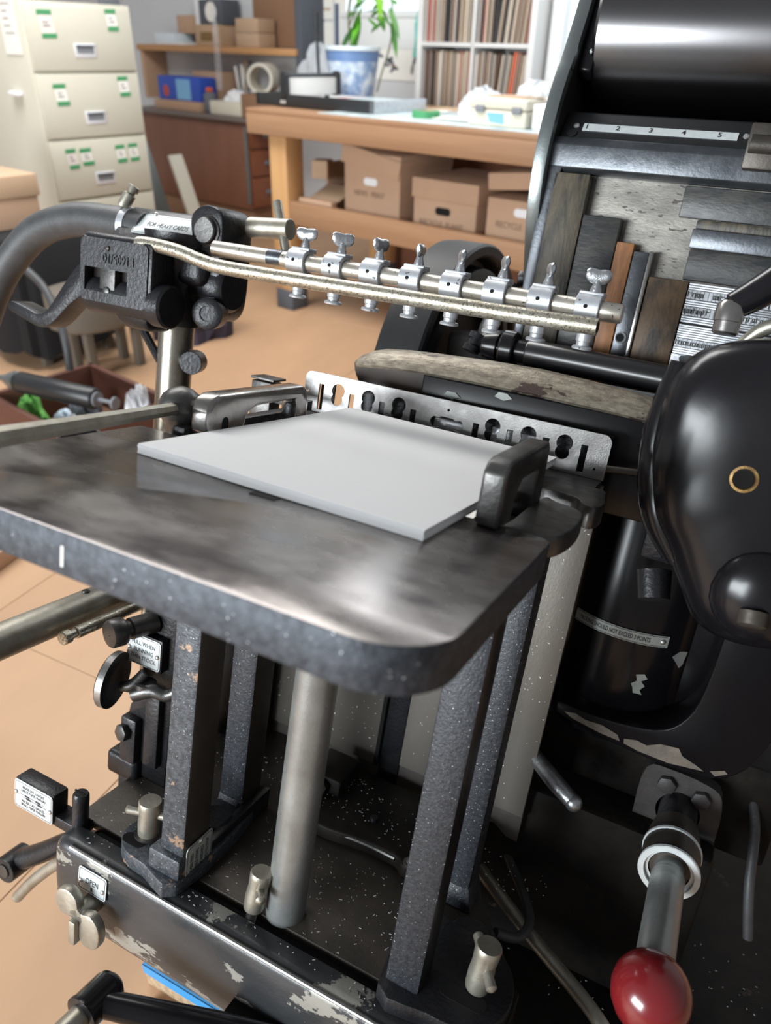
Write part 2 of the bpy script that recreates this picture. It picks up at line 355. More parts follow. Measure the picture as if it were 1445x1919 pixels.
# --- base
g = G()
bp = [(-.416, .109), (.11, .109), (.118, .13), (.10, .20), (.06, .25), (.03, .30), (.01, .385), (-.30, .40), (-.40, .36), (-.416, .30)]
g.prism(bp, 'z', -.512, -.500, .0012); p_(g, 'base_plate', 'brownsteel', 'oily brown steel base plate dusted with paper flecks')
sec = [(.0945, -.500), (.078, -.500), (.0725, -.501), (.0680, -.5045), (.0655, -.510), (.0650, -.524), (.0655, -.556), (.0680, -.585), (.073, -.606), (.082, -.624), (.094, -.634), (.0945, -.57)]
g = G(); rings = []
for x, k in ((-.414, .30), (-.4125, .55), (-.409, .76), (-.403, .90), (-.395, .97), (-.386, 1.0), (.0, 1.0), (.14, 1.0)):
    rings.append([(x, .0945+(y-.0945)*(.35+.65*k), -.560+(z+.560)*(.55+.45*k)) for y, z in sec])
g.loft(rings); bb = p_(g, 'front_beam', 'beam_paint', 'chipped black painted front beam of the base', ang=50)
g = G(); g.tube([(-.385, .0675, -.5035), (-.2, .0675, -.5035), (.14, .0675, -.5035)], .0026, 8, smooth=False); p_(g, 'worn_edge', 'bright', parent=bb)
g = G(); g.box(-.39, .02, .0935, .33, -.62, -.513, .004); g.box(0, .12, .0935, .19, -.62, -.513, .004); p_(g, 'base_box', 'oily')
g = G(); g.box(-.38, .11, .0946, .1088, -.5125, -.509, 0); p_(g, 'clamp_slot', 'hole')
g = G(); cv = smooth2([(-.19, .268), (-.165, .243), (-.10, .252), (-.06, .252), (-.047, .243), (-.034, .247), (-.030, .262), (.0, .275), (.0, .36), (-.19, .36)], 3)
g.prism([(p.x, p.y) for p in cv], 'z', -.5005, -.482, .004, 3, .5); cvp = p_(g, 'cover_casting', 'oily')
g = G(); g.tube([(-.172, .246, -.487), (-.10, .2525, -.487), (-.06, .2525, -.487)], .003, 8); g.cyl((-.040, .250, -.484), (-.040, .250, -.4795), .0085); p_(g, 'worn_rim', 'darksteel', parent=cvp)
g = G(); g.cyl((-.040, .250, -.480), (-.040, .250, -.478), .0048); p_(g, 'screw', 'bright', parent=cvp)
g = G(); g.cyl((-.108, .290, -.483), (-.108, .290, -.477), .0055, .005); p_(g, 'stud', 'iron', parent=cvp)
g = G(); g.box(-.215, -.165, .30, .36, -.5, -.46, .004); g.hexn((-.19, .30, -.475), (0, -1, .3), .011, .012); p_(g, 'bolt_lug', 'oily')
g = G(); g.box(-.06, -.02, .33, .375, -.5, -.45, .004); g.cyl((-.035, .32, -.49), (-.035, .32, -.46), .014); p_(g, 'bolt_lug', 'oily')

# --- columns
def tapcol(x0, x1, y0, y1, z0, z1, bev=.003):
    g = G(); g.box(x0, x1, y0, y1, z0, z1, bev); return g
g = tapcol(-.272, -.240, .084, .128, -.499, -.028)
for f in g.bm.faces: f.material_index = 1 if f.normal.x > .7 else 0
lc = p_(g, 'standard_column', ['speckle_worn', 'brownsteel'], 'worn speckled steel column at the front left')
g = G(); ft2 = smooth2([(-.238, .0755), (-.285, .0755), (-.318, .080), (-.338, .10), (-.336, .125), (-.315, .142), (-.285, .14), (-.285, .215), (-.238, .215)], 3)
g.prism([(p.x, p.y) for p in ft2], 'z', -.4995, -.480, .002); g.box(-.281, -.2385, .0765, .132, -.482, -.455, .003)
p_(g, 'column_foot', 'speckle_worn', parent=lc)
g = G(); g.prism(rrect(-.333, -.303, .088, .104, .0078, 4), 'z', -.4802, -.4795, 0); p_(g, 'foot_slot', 'hole', parent=lc)
g = G(); g.box(-.287, -.252, .208, .250, -.478, -.028, .004); g.loft([[(-.29, .205, -.499), (-.245, .205, -.499), (-.245, .255, -.499), (-.29, .255, -.499)], [(-.287, .208, -.47), (-.252, .208, -.47), (-.252, .25, -.47), (-.287, .25, -.47)]], bev=.003)
for f in g.bm.faces: f.material_index = 1 if f.normal.x > .7 else 0
p_(g, 'standard_column', ['speckle', 'brownsteel'], 'speckled steel column at the rear left')
g = G(); g.lathe((-.262, .170, -.482), (0, 0, 1), [(0, 0), (0, .021), (.010, .021), (.012, .0195), (.012, 0)], 24); p_(g, 'clamp_disc', 'iron')
g = G(); g.box(-.25, -.238, .128, .25, -.4998, -.470, .002); p_(g, 'column_tie', 'iron')
sgp, T = sign(['WHEN FEED', 'TABLE MOVE', 'STANDARD', 'CARD TO STOP'], (-.2385, .109, -.470), (0, .0, 1), (0, -1, 0), .050, .044, lc, 'platedull', rivets=((-.022, 0), (.022, 0)), tsize=.0068, sx=.72, lsp=.0085)
g = G(); g.box(.000, .036, .098, .136, -.499, -.028, .004)
for f in g.bm.faces: f.material_index = 1 if f.normal.x > .7 else 0
rc = p_(g, 'standard_column', ['speckle', 'iron'], 'speckled steel column at the front right')
g = G(); fr = smooth2([(-.003, .089), (.05, .086), (.085, .090), (.110, .11), (.118, .145), (.105, .180), (.075, .195), (.03, .20), (-.003, .20)], 3)
g.prism([(p.x, p.y) for p in fr], 'z', -.4995, -.481, .002); p_(g, 'column_foot', 'iron', parent=rc)
g = G(); g.prism(rrect(.050, .098, .112, .130, .0085, 4), 'z', -.4812, -.4805, 0); p_(g, 'foot_slot', 'hole', parent=rc)
g = G(); g.box(.004, .036, .240, .276, -.478, -.03, .006); g.loft([[(-.002, .236, -.499), (.044, .236, -.499), (.044, .28, -.499), (-.002, .28, -.499)], [(.004, .24, -.47), (.036, .24, -.47), (.036, .276, -.47), (.004, .276, -.47)]], bev=.003); p_(g, 'standard_column', 'speckle', 'speckled steel column at the rear right')
g = G(); g.lathe((.055, .200, -.499), (0, 0, 1), [(0, 0), (0, .022), (.014, .022), (.016, .02), (.016, 0)], 24); p_(g, 'clamp_disc', 'iron')

# --- T-handle clamps
def tclamp(x, y, z0, h, tilt, pin, r=.0125, thread=.012):
    d = V(tilt).normalized(); b = V((x, y, z0)); g = G()
    g.lathe(b+d*thread, d, [(0, 0), (0, r*.92), (.003, r*.97), (h*.35, r*1.02), (h*.6, r*.96), (h*.86, r*1.04), (h-.002, r*1.06), (h, r*.98), (h, 0)], 22)
    o = p_(g, 'clamp_handle', 'nickelmatte')
    g = G(); c = b+d*(thread+h*.62); w = V(pin).normalized(); g.lathe(c-w*r*2.3, w, [(0, 0), (.001, .0038), (.003, .0055), (r*.9, .0050), (r*2.3, .0046), (r*3.7, .0050), (r*4.6-.003, .0055), (r*4.6-.001, .003), (r*4.6, 0)], 12); p_(g, 'cross_pin', 'nickelmatte', parent=o)
    g = G(); g.lathe(b, d, [(0, 0), (0, .0058)]+[(.001*k+.0005*j, .0062 if j else .0054) for k in range(1, int(thread*1000)) for j in (0, 1)]+[(thread+.001, .0058), (thread+.001, 0)], 14); p_(g, 'thread', 'darksteel', parent=o)
    return o
tclamp(-.312, .112, -.484, .046, (0, 0, 1), (-1, -.35, 0), .0125, .004)
g = G(); g.lathe((-.312, .112, -.480), (0, 0, 1), [(0, 0), (0, .016), (.0025, .016), (.0025, 0)], 24); p_(g, 'washer', 'darksteel')
tclamp(-.159, .101, -.51, .046, (.06, .10, 1), (.8, -1.0, .15), .0115, .020)
tclamp(.082, .138, -.483, .052, (.05, .05, 1), (.55, -.75, -.2), .0125, .003)

# --- signs at the left of the base
g = G(); g.box(-.505, -.440, .092, .115, -.520, -.478, .003); g.box(-.46, -.40, .094, .118, -.522, -.507, .002); br = p_(g, 'sign_bracket', 'iron')
sgp, T = sign(['BRASS LAY GAUGES', 'LARGE PAPER MARGIN', '', '', 'NICKEL LAY GAUGES', 'SMALL PAPER MARGIN'], (-.4725, .0918, -.499), (1, 0, 0), (0, 0, 1), .064, .040, br, 'plate', rivets=((-.0285, .002), (.0285, -.002)), tsize=.0052, sx=.78, lsp=.0050)
for a, b, w in ((-.002, .0016, .04), (.002, -.0016, .04)):
    g = G(); g.loft([[T(a-w/2, b-.0002, k), T(a+w/2, b-.0002, k), T(a+w/2, b+.0002, k), T(a-w/2, b+.0002, k)] for k in (.0012, .0015)])
    s = 1 if b < 0 else -1
    g.loft([[T(a+s*.012, b+.0011, k), T(a+s*.005, b+.0011, k), T(a+s*.005, b-.0011, k), T(a+s*.012, b-.0011, k)][::1] for k in (.0012, .0016)])
    g.loft([[T(a-s*.014, b+.0012, k), T(a-s*.006, b+.0012, k), T(a-s*.006, b-.0012, k), T(a-s*.014, b-.0012, k)] for k in (.0012, .0016)]); p_(g, 'arrow', 'ink', parent=br)
g = G(); g.lathe((-.405, .100, -.506), (0, 0, 1), [(0, 0), (0, .0095), (.03, .0095), (.034, .0098), (.043, .0095), (.046, .008), (.046, 0)], 18); sc_ = p_(g, 'slotted_pin', 'iron')
g = G(); g.box(-.4145, -.3955, .0988, .1012, -.4603, -.4594, 0); p_(g, 'screw_slot', 'hole', parent=sc_)
sgp, T = sign(['OPEN'], (-.346, .0638, -.531), (1, 0, 0), (0, 0.05, 1), .042, .030, bb, 'plate', rivets=((-.0165, -.003), (.0165, -.003)), tsize=.0105, sx=.72)
g = G(); g.loft([[T(-.001, -.0105, k), T(.001, -.0105, k), T(.001, -.0055, k), T(-.001, -.0055, k)] for k in (.0012, .0016)]); p_(g, 'index_mark', 'ink', parent=bb)
# wing knob below OPEN
g = G(); g.cyl((-.346, .068, -.560), (-.346, .040, -.560), .012, .010)
wing = smooth2([(-.378, -.552), (-.374, -.536), (-.360, -.530), (-.347, -.537), (-.342, -.552), (-.326, -.548), (-.313, -.560), (-.312, -.582), (-.322, -.594), (-.338, -.592), (-.346, -.576), (-.354, -.566), (-.370, -.566)], 3)
g.prism([(p.x, p.y) for p in wing], 'y', .040, .052, .003, 2, .5); g.box(-.351, -.341, .034, .046, -.594, -.562, .002); p_(g, 'wing_knob', 'nickelmatte', 'dull nickel wing knob under the plate')
# levers at the far left of the beam
g = G(); g.tube([(-.40, .16, -.575), (-.47, .16, -.605), (-.53, .155, -.655), (-.575, .15, -.69)], [.012, .013, .014, .015], 10); g.cyl((-.575, .13, -.692), (-.575, .168, -.692), .019); la = p_(g, 'trip_arm', 'iron')
g = G(); g.cyl((-.575, .128, -.692), (-.575, .1295, -.692), .010); p_(g, 'arm_bore', 'brownsteel', parent=la)
g = G(); g.tube([(-.40, .135, -.565), (-.47, .135, -.622), (-.52, .135, -.68), (-.553, .135, -.728)], .0078, 12); g.ball((-.553, .135, -.728), .0079); p_(g, 'trip_rod', 'nickelmatte')
# foot lever at the lower front
g = G(); g.lathe((-.258, -.015, -.568), (.131, .054, -.012), [(0, 0), (0, .0135), (.02, .013), (.06, .0145), (.14, .017), (.20, .0175), (.2, 0)], 20)
g.lathe((-.258, .014, -.568), (-.05, -1, -.05), [(0, 0), (.001, .010), (.006, .0165), (.012, .0185), (.040, .0185), (.042, .0195), (.046, .0195), (.047, .017), (.047, 0)], 22)
fl = p_(g, 'foot_lever', 'gloss', 'glossy black lever arm below the beam')
g = G(); g.cyl((-.2605, -.032, -.5703), (-.268, -.19, -.578), .0120, n=18); p_(g, 'lever_shaft', 'nickelmatte', parent=fl)
g = G(); g.box(-.15, -.06, .02, .08, -.64, -.575, .006); p_(g, 'lever_bearing', 'oily')

# --- feeder side housing at the left
g = G()
hs = [(-.447, -.500), (-.366, -.500), (-.362, -.26), (-.372, -.235), (-.405, -.232), (-.412, -.30), (-.416, -.38), (-.430, -.40), (-.437, -.44)]
g.prism(hs, 'y', .200, .262, .004); hsg = p_(g, 'side_housing', 'iron')
g = G(); g.box(-.455, -.405, .188, .235, -.506, -.472, .007, 3); g.box(-.433, -.408, .188, .21, -.478, -.412, .003); g.box(-.396, -.374, .19, .21, -.47, -.36, .002); p_(g, 'housing_foot', 'iron', parent=hsg)
g = G(); g.hexn((-.423, .190, -.432), (-.2, -1, .1), .0115, .011); p_(g, 'hex_bolt', 'darksteel', parent=hsg)
g = G(); g.lathe((-.398, .20, -.272), (-.30, -1, -.02), [(0, 0), (0, .0135), (.032, .013), (.033, .010), (.038, .010), (.040, .0155), (.043, .017), (.056, .017), (.0585, .0155), (.0585, .002), (.0565, 0)], 26); p_(g, 'pull_knob', 'darksteel', parent=hsg)
g = G(); g.box(-.428, -.373, .188, .20, -.330, -.286, .002); p_(g, 'sign_base', 'iron', parent=hsg)
sgp, T = sign(['PULL WHEN', 'RUNNING', 'THIN STOCK'], (-.4005, .1878, -.308), (1, 0, 0), (0, 0, 1), .052, .040, hsg, 'plate', rivets=((-.022, 0), (.022, 0)), tsize=.0078, sx=.85, lsp=.0095)
g = G(); g.lathe((-.428, .160, -.343), (1, .25, -.05), [(0, 0), (0, .033), (.002, .035), (.010, .035), (.011, .033), (.009, .012), (.009, 0)], 36)
g.bm.normal_update()
for f in g.bm.faces: f.material_index = 1 if abs(f.normal.dot(V((1, .25, -.05)).normalized())) > .6 else 0
cd = p_(g, 'cam_disc', ['bright', 'iron'], 'steel edged cam disc beside the left housing')
g = G(); g.tube([(-.412, .164, -.350), (-.398, .170, -.345), (-.39, .180, -.330)], [.006, .008, .007], 10); g.tube([(-.395, .168, -.356), (-.372, .174, -.345), (-.352, .18, -.346), (-.328, .19, -.322)], [.009, .009, .008, .007], 10); g.lathe((-.385, .176, -.345), (0, 0, 1), [(0, 0), (0, .013), (.006, .013), (.006, 0)]); p_(g, 'rocker_arm', 'darksteel', parent=cd)
# tubes running forward at the left
g = G(); g.cyl((-.50, .262, -.282), (-.50, -.08, -.282), .0205, n=24); tb = p_(g, 'air_tube', 'nickelmatte', 'thick dull steel tube at the left under the table')
g = G(); g.lathe((-.50, .19, -.2615), (0, 0, 1), [(0, 0), (0, .005), (.0015, .0045), (.002, 0)], 12); p_(g, 'tube_screw', 'darksteel', parent=tb)
g = G(); g.cyl((-.465, .25, -.288), (-.465, .142, -.288), .0075); g.cyl((-.465, .142, -.288), (-.465, .132, -.288), .0055); g.lathe((-.465, .132, -.288), (0, -1, 0), [(0, 0), (0, .0082), (.009, .0082), (.010, .007), (.010, 0)]); p_(g, 'thin_rod', 'nickelworn')
g = G(); g.ball((-.49, .245, -.270), .022, (1, 1, .6)); g.ball((-.44, .235, -.262), .018, (1, 1, .8)); g.tube([(-.455, .25, -.28), (-.455, .25, -.32), (-.44, .25, -.36)], .006, 10); p_(g, 'tube_joint', 'nickelmatte')
# --- feeder post and suction head
g = G(); g.cyl((-.562, .40, -.70), (-.562, .40, .075), .0245, n=32); p_(g, 'feeder_post', 'nickelpost', 'bright steel post carrying the suction head')
g = G(); g.box(-.606, -.35, .372, .43, -.745, -.69, .006); g.box(-.42, -.35, .33, .43, -.70, -.58, .006); p_(g, 'post_base', 'iron')
g = G(); g.tube([(-.50, .25, -.285), (-.52, .32, -.29), (-.562, .40, -.29)], .013, 12); g.lathe((-.562, .40, -.315), (0, 0, 1), [(0, 0), (0, .032), (.045, .032), (.045, 0)], 24); p_(g, 'tube_bracket', 'iron')
g = G(); g.lathe((-.562, .40, .058), (0, 0, 1), [(0, 0), (0, .0325), (.004, .034), (.05, .034), (.085, .045), (.12, .05), (.12, 0)], 28)
g.box(-.60, -.50, .368, .432, .115, .160, .012, 3)
hb = p_(g, 'head_socket', 'iron')
# rear block with the plate on its top
g = G(); g.prism([(.396, .130), (.396, .158), (.399, .163), (.436, .204), (.446, .207), (.456, .198), (.456, .130)], 'x', -.690, -.51, .004)
bs = smooth2([(-.512, .168), (-.517, .20), (-.502, .216), (-.480, .217), (-.466, .206), (-.463, .17), (-.463, .11), (-.468, .084), (-.482, .072), (-.495, .078), (-.506, .11), (-.512, .14)], 4)
g.prism([(p.x-.022, p.y) for p in bs], 'y', .385, .452, .005, 2, .5); g.lathe((-.605, .415, .118), (1, 0, 0), [(0, 0), (0, .030), (.006, .034), (.095, .034), (.118, .033), (.124, .028), (.124, 0)], 24)
rb = p_(g, 'head_block', 'iron', 'black cast suction head block with a round plug')
g = G(); g.lathe((-.508, .387, .186), (0, -1, 0), [(0, 0), (0, .019), (.004, .019), (.005, .0165), (.010, .0165), (.0115, .015), (.0115, 0)], 28); p_(g, 'round_plug', 'darksteel', parent=rb)
g = G(); g.cyl((-.482, .44, .200), (-.418, .44, .204), .0135); px_ = p_(g, 'pivot_pin', 'nickelmatte', parent=rb)
g = G(); g.lathe((-.452, .452, .2385), (.045, -.028, -.075), [(0, 0), (.001, .004), (.003, .0062), (.04, .0058), (.088, .006), (.091, .004), (.092, 0)], 14); p_(g, 'pivot_tommy_bar', 'nickelmatte', parent=rb)
g = G(); g.lathe((-.50, .40, .083), (.35, -1, 0), [(0, 0), (0, .020), (.028, .021), (.030, .018), (.030, .010), (.028, .0095), (.028, 0)], 22); g.lathe((-.54, .41, .085), (1, -.2, 0), [(0, 0), (0, .016), (.04, .016), (.04, 0)]); p_(g, 'clamp_boss', 'iron', parent=hb)
sgp, T = sign(['FOR HEAVY CARDS'], (-.603, .4172, .1840), (1, 0, 0), (0, .670, .742), .112, .038, rb, 'plate', rivets=((-.034, .020), (.042, .020)), tsize=.0115, sx=.72)
# front block with the cast number
zf = [(.320, .168), (.323, .174), (.352, .176), (.360, .168), (.362, .10), (.345, .082), (.325, .088), (.318, .105)]
front = rrect(-.658, -.543, .089, .169, .008, 4)
win = [rrect(-.650, -.576, .102, .132, .001, 1)]
me = plate_holes(front, win, lambda a, b: (a, .322, b-.012), .012, (0, -1, 0)); me.materials.append(MATS['iron']); fb = finish('feeler_block', me, PR, label='black cast block with raised numbers', smooth=False)
g = G(); g.prism(rrect(.322, .366, .134, .164, .008, 4), 'x', -.660, -.540, .004); g.box(-.660, -.652, .318, .36, .078, .158, .003); g.box(-.556, -.538, .318, .36, .088, .160, .004)
g.lathe((-.662, .342, .085), (1, 0, 0), [(0, 0), (0, .021), (.004, .025), (.115, .025), (.118, .028), (.137, .028), (.140, .025), (.140, 0)], 26)
g.loft([[(-.618, .325, .075), (-.550, .325, .075), (-.550, .40, .075), (-.618, .40, .075)], [(-.606, .33, .058), (-.553, .33, .058), (-.553, .39, .058), (-.606, .39, .058)], [(-.600, .34, .048), (-.556, .34, .048), (-.556, .385, .048), (-.600, .385, .048)]], bev=.006)
p_(g, 'block_casting', 'iron', parent=fb)
g = G(); g.lathe((-.524, .342, .085), (1, 0, 0), [(0, .0), (0, .013), (.0016, .0125), (.0016, .0105), (.0005, .0095), (.0005, 0)], 22); p_(g, 'end_cap', 'brownsteel', parent=fb)
g = G(); g.box(-.626, -.600, .319, .334, .086, .124, .001); g.lathe((-.613, .319, .092), (0, -1, 0), [(0, 0), (0, .006), (.002, .0055), (.003, .003), (.003, 0)], 12); p_(g, 'feeler_slide', 'darksteel', parent=fb)
g = G(); g.box(-.652, -.57, .331, .334, .083, .128, 0); p_(g, 'window_backing', 'oily', parent=fb)
g = G(); g.lathe((-.610, .316, .146), (0, -1, 0), [(0, 0), (0, .0035), (.002, .003), (.003, .001), (.003, 0)], 12); p_(g, 'grease_nipple', 'brownsteel', parent=fb)
text('I 1605/10', .0165, (-.592, .3155, .134), (-1, 0, 0), (0, 0, -1), 'cast_number', 'iron', fb, ext=.0008, sx=.85, bold=.0003)
# handle lever at the left
lv = [(-.668, .118), (-.690, .120), (-.708, .116), (-.735, .086), (-.765, .048), (-.785, .038), (-.805, .042), (-.838, .048), (-.846, .041), (-.842, .034), (-.812, .026), (-.785, .020), (-.760, .026), (-.725, .058), (-.695, .078), (-.668, .085)]
lv = [(p.x+.026, p.y+.003) for p in smooth2(lv, 3)]
g = G(); g.prism(lv, 'y', .335, .372, .003, 2, .6); p_(g, 'hand_lever', 'iron', 'black curved hand lever of the suction head')
# hose
hp = [(-.655, .435, .176), (-.72, .437, .180), (-.80, .438, .176), (-.875, .437, .152), (-.930, .435, .105), (-.970, .43, .045), (-1.01, .425, -.05), (-1.09, .42, -.2), (-1.22, .42, -.45), (-1.30, .44, -.82)]
g = G(); g.tube(hp, .0245, 18, 6); hz = p_(g, 'air_hose', 'rubber', 'thick black rubber air hose arching to the left')
g = G(); g.lathe((-.682, .436, .178), (-1, 0, .02), [(0, 0), (0, .0258), (.012, .0258), (.012, 0)], 24); p_(g, 'hose_band', 'alum', parent=hz)
g = G(); g.lathe((-.695, .425, .203), (.35, .3, .9), [(0, 0), (0, .008), (.004, .009), (.020, .009), (.022, .006), (.026, .006), (.026, .0085), (.033, .0085), (.034, .007), (.034, 0)], 16); p_(g, 'band_screw', 'nickelmatte', parent=hz)
g = G(); g.tube([(-.612, .378, .055), (-.575, .385, .005)], .006, 8, smooth=False); g.cyl((-.532, .41, .012), (-.522, .385, .012), .016); g.cyl((-.545, .405, .012), (-.525, .40, .012), .010); p_(g, 'post_stay', 'iron')

# --- suction bar with eight suckers
BY, BZ = .36, .166
g = G(); g.lathe((-.475, BY, BZ), (1, 0, -.004), [(0, 0), (0, .0098), (.482, .0098), (.484, .0104), (.509, .0098), (.511, .009), (.511, 0)], 28); sb = p_(g, 'suction_bar', 'nickel', 'bright nickel suction bar with eight suckers')
g = G(); g.lathe((-.392, BY, BZ), (1, 0, 0), [(0, 0), (0, .0101), (.02, .0101), (.02, 0)], 24); p_(g, 'bar_band', 'steelblue', parent=sb)
WA = [12, 30, 78, 100, 118, 116, 112, 8]
for i in range(8):
    x = -.3485+.0500*i; z = BZ-.0006*i*.3
    g = G(); g.lathe((x-.0125, BY, z), (1, 0, 0), [(0, .0098), (0, .0138), (.0008, .0145), (.0242, .0145), (.025, .0138), (.025, .0098)], 30)
    g.box(x-.0125, x+.0125, BY-.003, BY+.016, z+.011, z+.0165, .001)
    co = p_(g, 'sucker_collar', 'alum')
    g = G(); g.cyl((x-.001, BY-.0139, z+.0015), (x-.001, BY-.0151, z+.0015), .0021, n=12, bev=.0002); p_(g, 'set_screw_hole', 'hole', parent=co)
    a = R(WA[i]); dx, dy = math.cos(a), math.sin(a); c = V((x+.002, BY+.006, z+.0155))
    g = G(); g.lathe(c, (0, 0, 1), [(0, 0), (0, .0060), (.004, .0056), (.008, .0042), (.013, .0036), (.014, 0)], 14)
    rings = []
    for k in range(13):
        t = -1+2*k/12; w = .0128*t; hh = .0030+.0044*math.sqrt(max(0, 1-t*t))+.0008*abs(t); zc = .0155+.0024*abs(t)
        rr = [c+V((dx*w-dy*yy*tk, dy*w+dx*yy*tk, zc+hh*zz)) for yy, zz in [(math.cos(2*math.pi*j/12), math.sin(2*math.pi*j/12)) for j in range(12)] for tk in (.0036 if abs(t) < .9 else .0020,)]
        rings.append(rr)
    g.loft(rings); p_(g, 'wing_screw', 'castzinc', parent=co)
    g = G(); g.lathe((x+.002, BY, z-.012), (0, 0, -1), [(0, 0), (0, .0084), (.021, .0080), (.022, .0070), (.0255, .0068), (.0262, .0098), (.0280, .0108), (.0296, .0102), (.030, .007), (.030, 0)], 20); p_(g, 'suction_cup', 'alum', parent=co)
g = G(); g.tube([(-.572, .330, .158), (-.548, .328, .159), (-.505, .326, .156), (-.472, .325, .150), (-.445, .325, .1465), (-.40, .327, .1455), (-.25, .330, .146), (-.1, .330, .147), (.020, .330, .1485)], .0086, 18, 5)
p_(g, 'blower_tube', 'nickelworn', 'worn nickel blower tube in front of the suction bar')
g = G(); g.cyl((.0200, .330, .1485), (.0206, .330, .1485), .0055); p_(g, 'tube_bore', 'hole')

# --- guard trough above the platen
g = G(); rings = []
XS = [(-.303, .054, .050, .2), (-.295, .062, .0495, .5), (-.280, .070, .0520, .75), (-.262, .0755, .0545, .9), (-.23, .0795, .0575, 1), (-.195, .082, .0595, 1), (-.12, .0860, .0605, 1), (-.056, .0875, .0605, 1), (0, .0855, .0595, 1), (.05, .0825, .0585, 1), (.085, .0785, .0560, .95), (.105, .074, .0560, .85)]
for x, zt, zr, k in XS:
    o = [(.424, zr), (.428, zr+(zt-zr)*.34), (.435, zr+(zt-zr)*.66), (.445, zr+(zt-zr)*.90), (.457, zt), (.470, zt-.002), (.486, zt-.010)]
    o = [(.455+(y-.455)*k, z) for y, z in o]; i_ = [(y+.0025, z-.003) for y, z in reversed(o)]
    rings.append([(x, y, z) for y, z in o+i_])
g.loft(rings, ang=1); p_(g, 'guard_trough', 'guardtan', 'worn tan metal guard trough with chipped paint', ang=60)
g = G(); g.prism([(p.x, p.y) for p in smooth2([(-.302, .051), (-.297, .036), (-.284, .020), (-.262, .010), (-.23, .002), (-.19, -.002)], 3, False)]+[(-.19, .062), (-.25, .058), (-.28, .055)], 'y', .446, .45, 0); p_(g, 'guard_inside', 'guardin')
g = G(); g.box(-.197, .23, .433, .60, -.06, .0570, .003); g.box(-.05, .25, .48, .60, -.36, -.05, .003); pb = p_(g, 'platen_head', 'gloss', 'glossy black platen head behind the gauge plate')
for x, z in ((-.165, .036), (-.10, .0475), (.085, .0)):
    g = G(); g.prism([(x, z), (x+.012, z-.003), (x+.022, z+.001), (x+.015, z+.006), (x+.004, z+.006)], 'y', .4312, .4322, 0); p_(g, 'paint_chip', 'platedull', parent=pb)
g = G(); rings = []
for k in range(2):
    pass
co_ = [(.110+.093*math.sin(R(a)), .528-.093*math.cos(R(a))) for a in range(-100, 101, 8)]
g.prism(co_, 'z', -.345, -.02, .002); pc = p_(g, 'platen_barrel', 'gloss', 'glossy black curved platen barrel')
# curved warning strip on the barrel
def bar_pt(s, z, k): a = s/.093; return V((.110+(.093+k)*math.sin(a), .528-(.093+k)*math.cos(a), z))
g = G(); n = 20; s0, s1 = -.062, .056
for k in range(n): pass
ring = lambda s: [bar_pt(s, -.2055, .0006), bar_pt(s, -.1905, .0006), bar_pt(s, -.1905, .0020), bar_pt(s, -.2055, .0020)]
g.loft([ring(s0+(s1-s0)*k/n) for k in range(n+1)]); ws = p_(g, 'warning_strip', 'platedull', parent=pc, ang=60)
for zz in (-.2042, -.1918):
    g = G(); g.loft([[bar_pt(s0+(s1-s0-.003)*k/n, zz-.0003, .0019), bar_pt(s0+(s1-s0-.003)*k/n, zz+.0003, .0019), bar_pt(s0+(s1-s0-.003)*k/n, zz+.0003, .0023), bar_pt(s0+(s1-s0-.003)*k/n, zz-.0003, .0023)] for k in range(n+1)]); p_(g, 'strip_border', 'ink', parent=pc)
tx = text('PACKING SHOULD NOT EXCEED 3 POINTS', .0078, (0, 0, 0), (1, 0, 0), (0, 0, 1), 'strip_lettering', 'ink', pc, ext=.0001, sx=.58, bold=.0001)
og = ORG[PR.name]
for v in tx.data.vertices:
    w = v.co+og; v.co = bar_pt(w.x-.010, -.1982+w.z, .0022)-og
p0 = bar_pt(.049, -.198, .0018); g = G(); g.lathe(p0, bar_pt(.049, -.198, 1)-bar_pt(.049, -.198, 0), [(0, 0), (0, .0036), (.001, .0034), (.0022, .002), (.0026, 0)], 14); p_(g, 'rivet', 'rivet', parent=pc)
for s, z, pts in ((.035, -.258, [(-.006, .012), (.004, .014), (.009, .008), (.002, .004), (.008, -.002), (.003, -.008), (.007, -.014), (-.004, -.013), (-.006, -.006), (-.009, -.001), (-.003, .004)]), (.038, -.302, [(-.012, .004), (.004, .006), (.012, -.002), (.006, -.007), (-.006, -.005)]), (.082, -.222, [(-.014, .004), (-.004, .011), (.009, .009), (.006, -.008), (.001, -.012), (-.004, -.006)])):
    g = G(); g.loft([[bar_pt(s+a, z+b, .0004) for a, b in pts], [bar_pt(s+a, z+b, .0007) for a, b in pts]]); p_(g, 'paint_chip', 'platedull', parent=pc)
# frame round the barrel
outer = [(.052, -.308), (.085, -.319), (.14, -.327), (.22, -.330), (.26, -.319), (.285, -.285), (.297, -.22), (.290, -.1), (.28, .02), (.22, .02), (.217, -.12), (.214, -.22), (.205, -.262), (.185, -.286), (.15, -.296), (.10, -.300), (.056, -.298)]
g = G(); g.prism([(p.x, p.y) for p in smooth2(outer, 3)], 'y', .405, .47, .008, 3, .5); p_(g, 'platen_frame', 'gloss_chip', 'chipped black frame curving under the platen barrel')
for pts in ([(.072, -.308), (.085, -.305), (.098, -.309), (.118, -.308), (.138, -.313), (.142, -.320), (.12, -.319), (.10, -.316), (.082, -.313)], [(.146, -.315), (.160, -.311), (.172, -.313), (.186, -.305), (.206, -.302), (.212, -.310), (.228, -.315), (.238, -.319), (.20, -.325), (.165, -.324), (.147, -.321)], [(.244, -.316), (.258, -.309), (.262, -.312), (.250, -.320)]):
    g = G(); g.prism(pts, 'y', .4040, .4055, 0); p_(g, 'bare_patch', 'chiptan')
g = G(); g.box(.02, .34, .475, .62, -.46, -.33, .006); p_(g, 'platen_pedestal', 'oily')
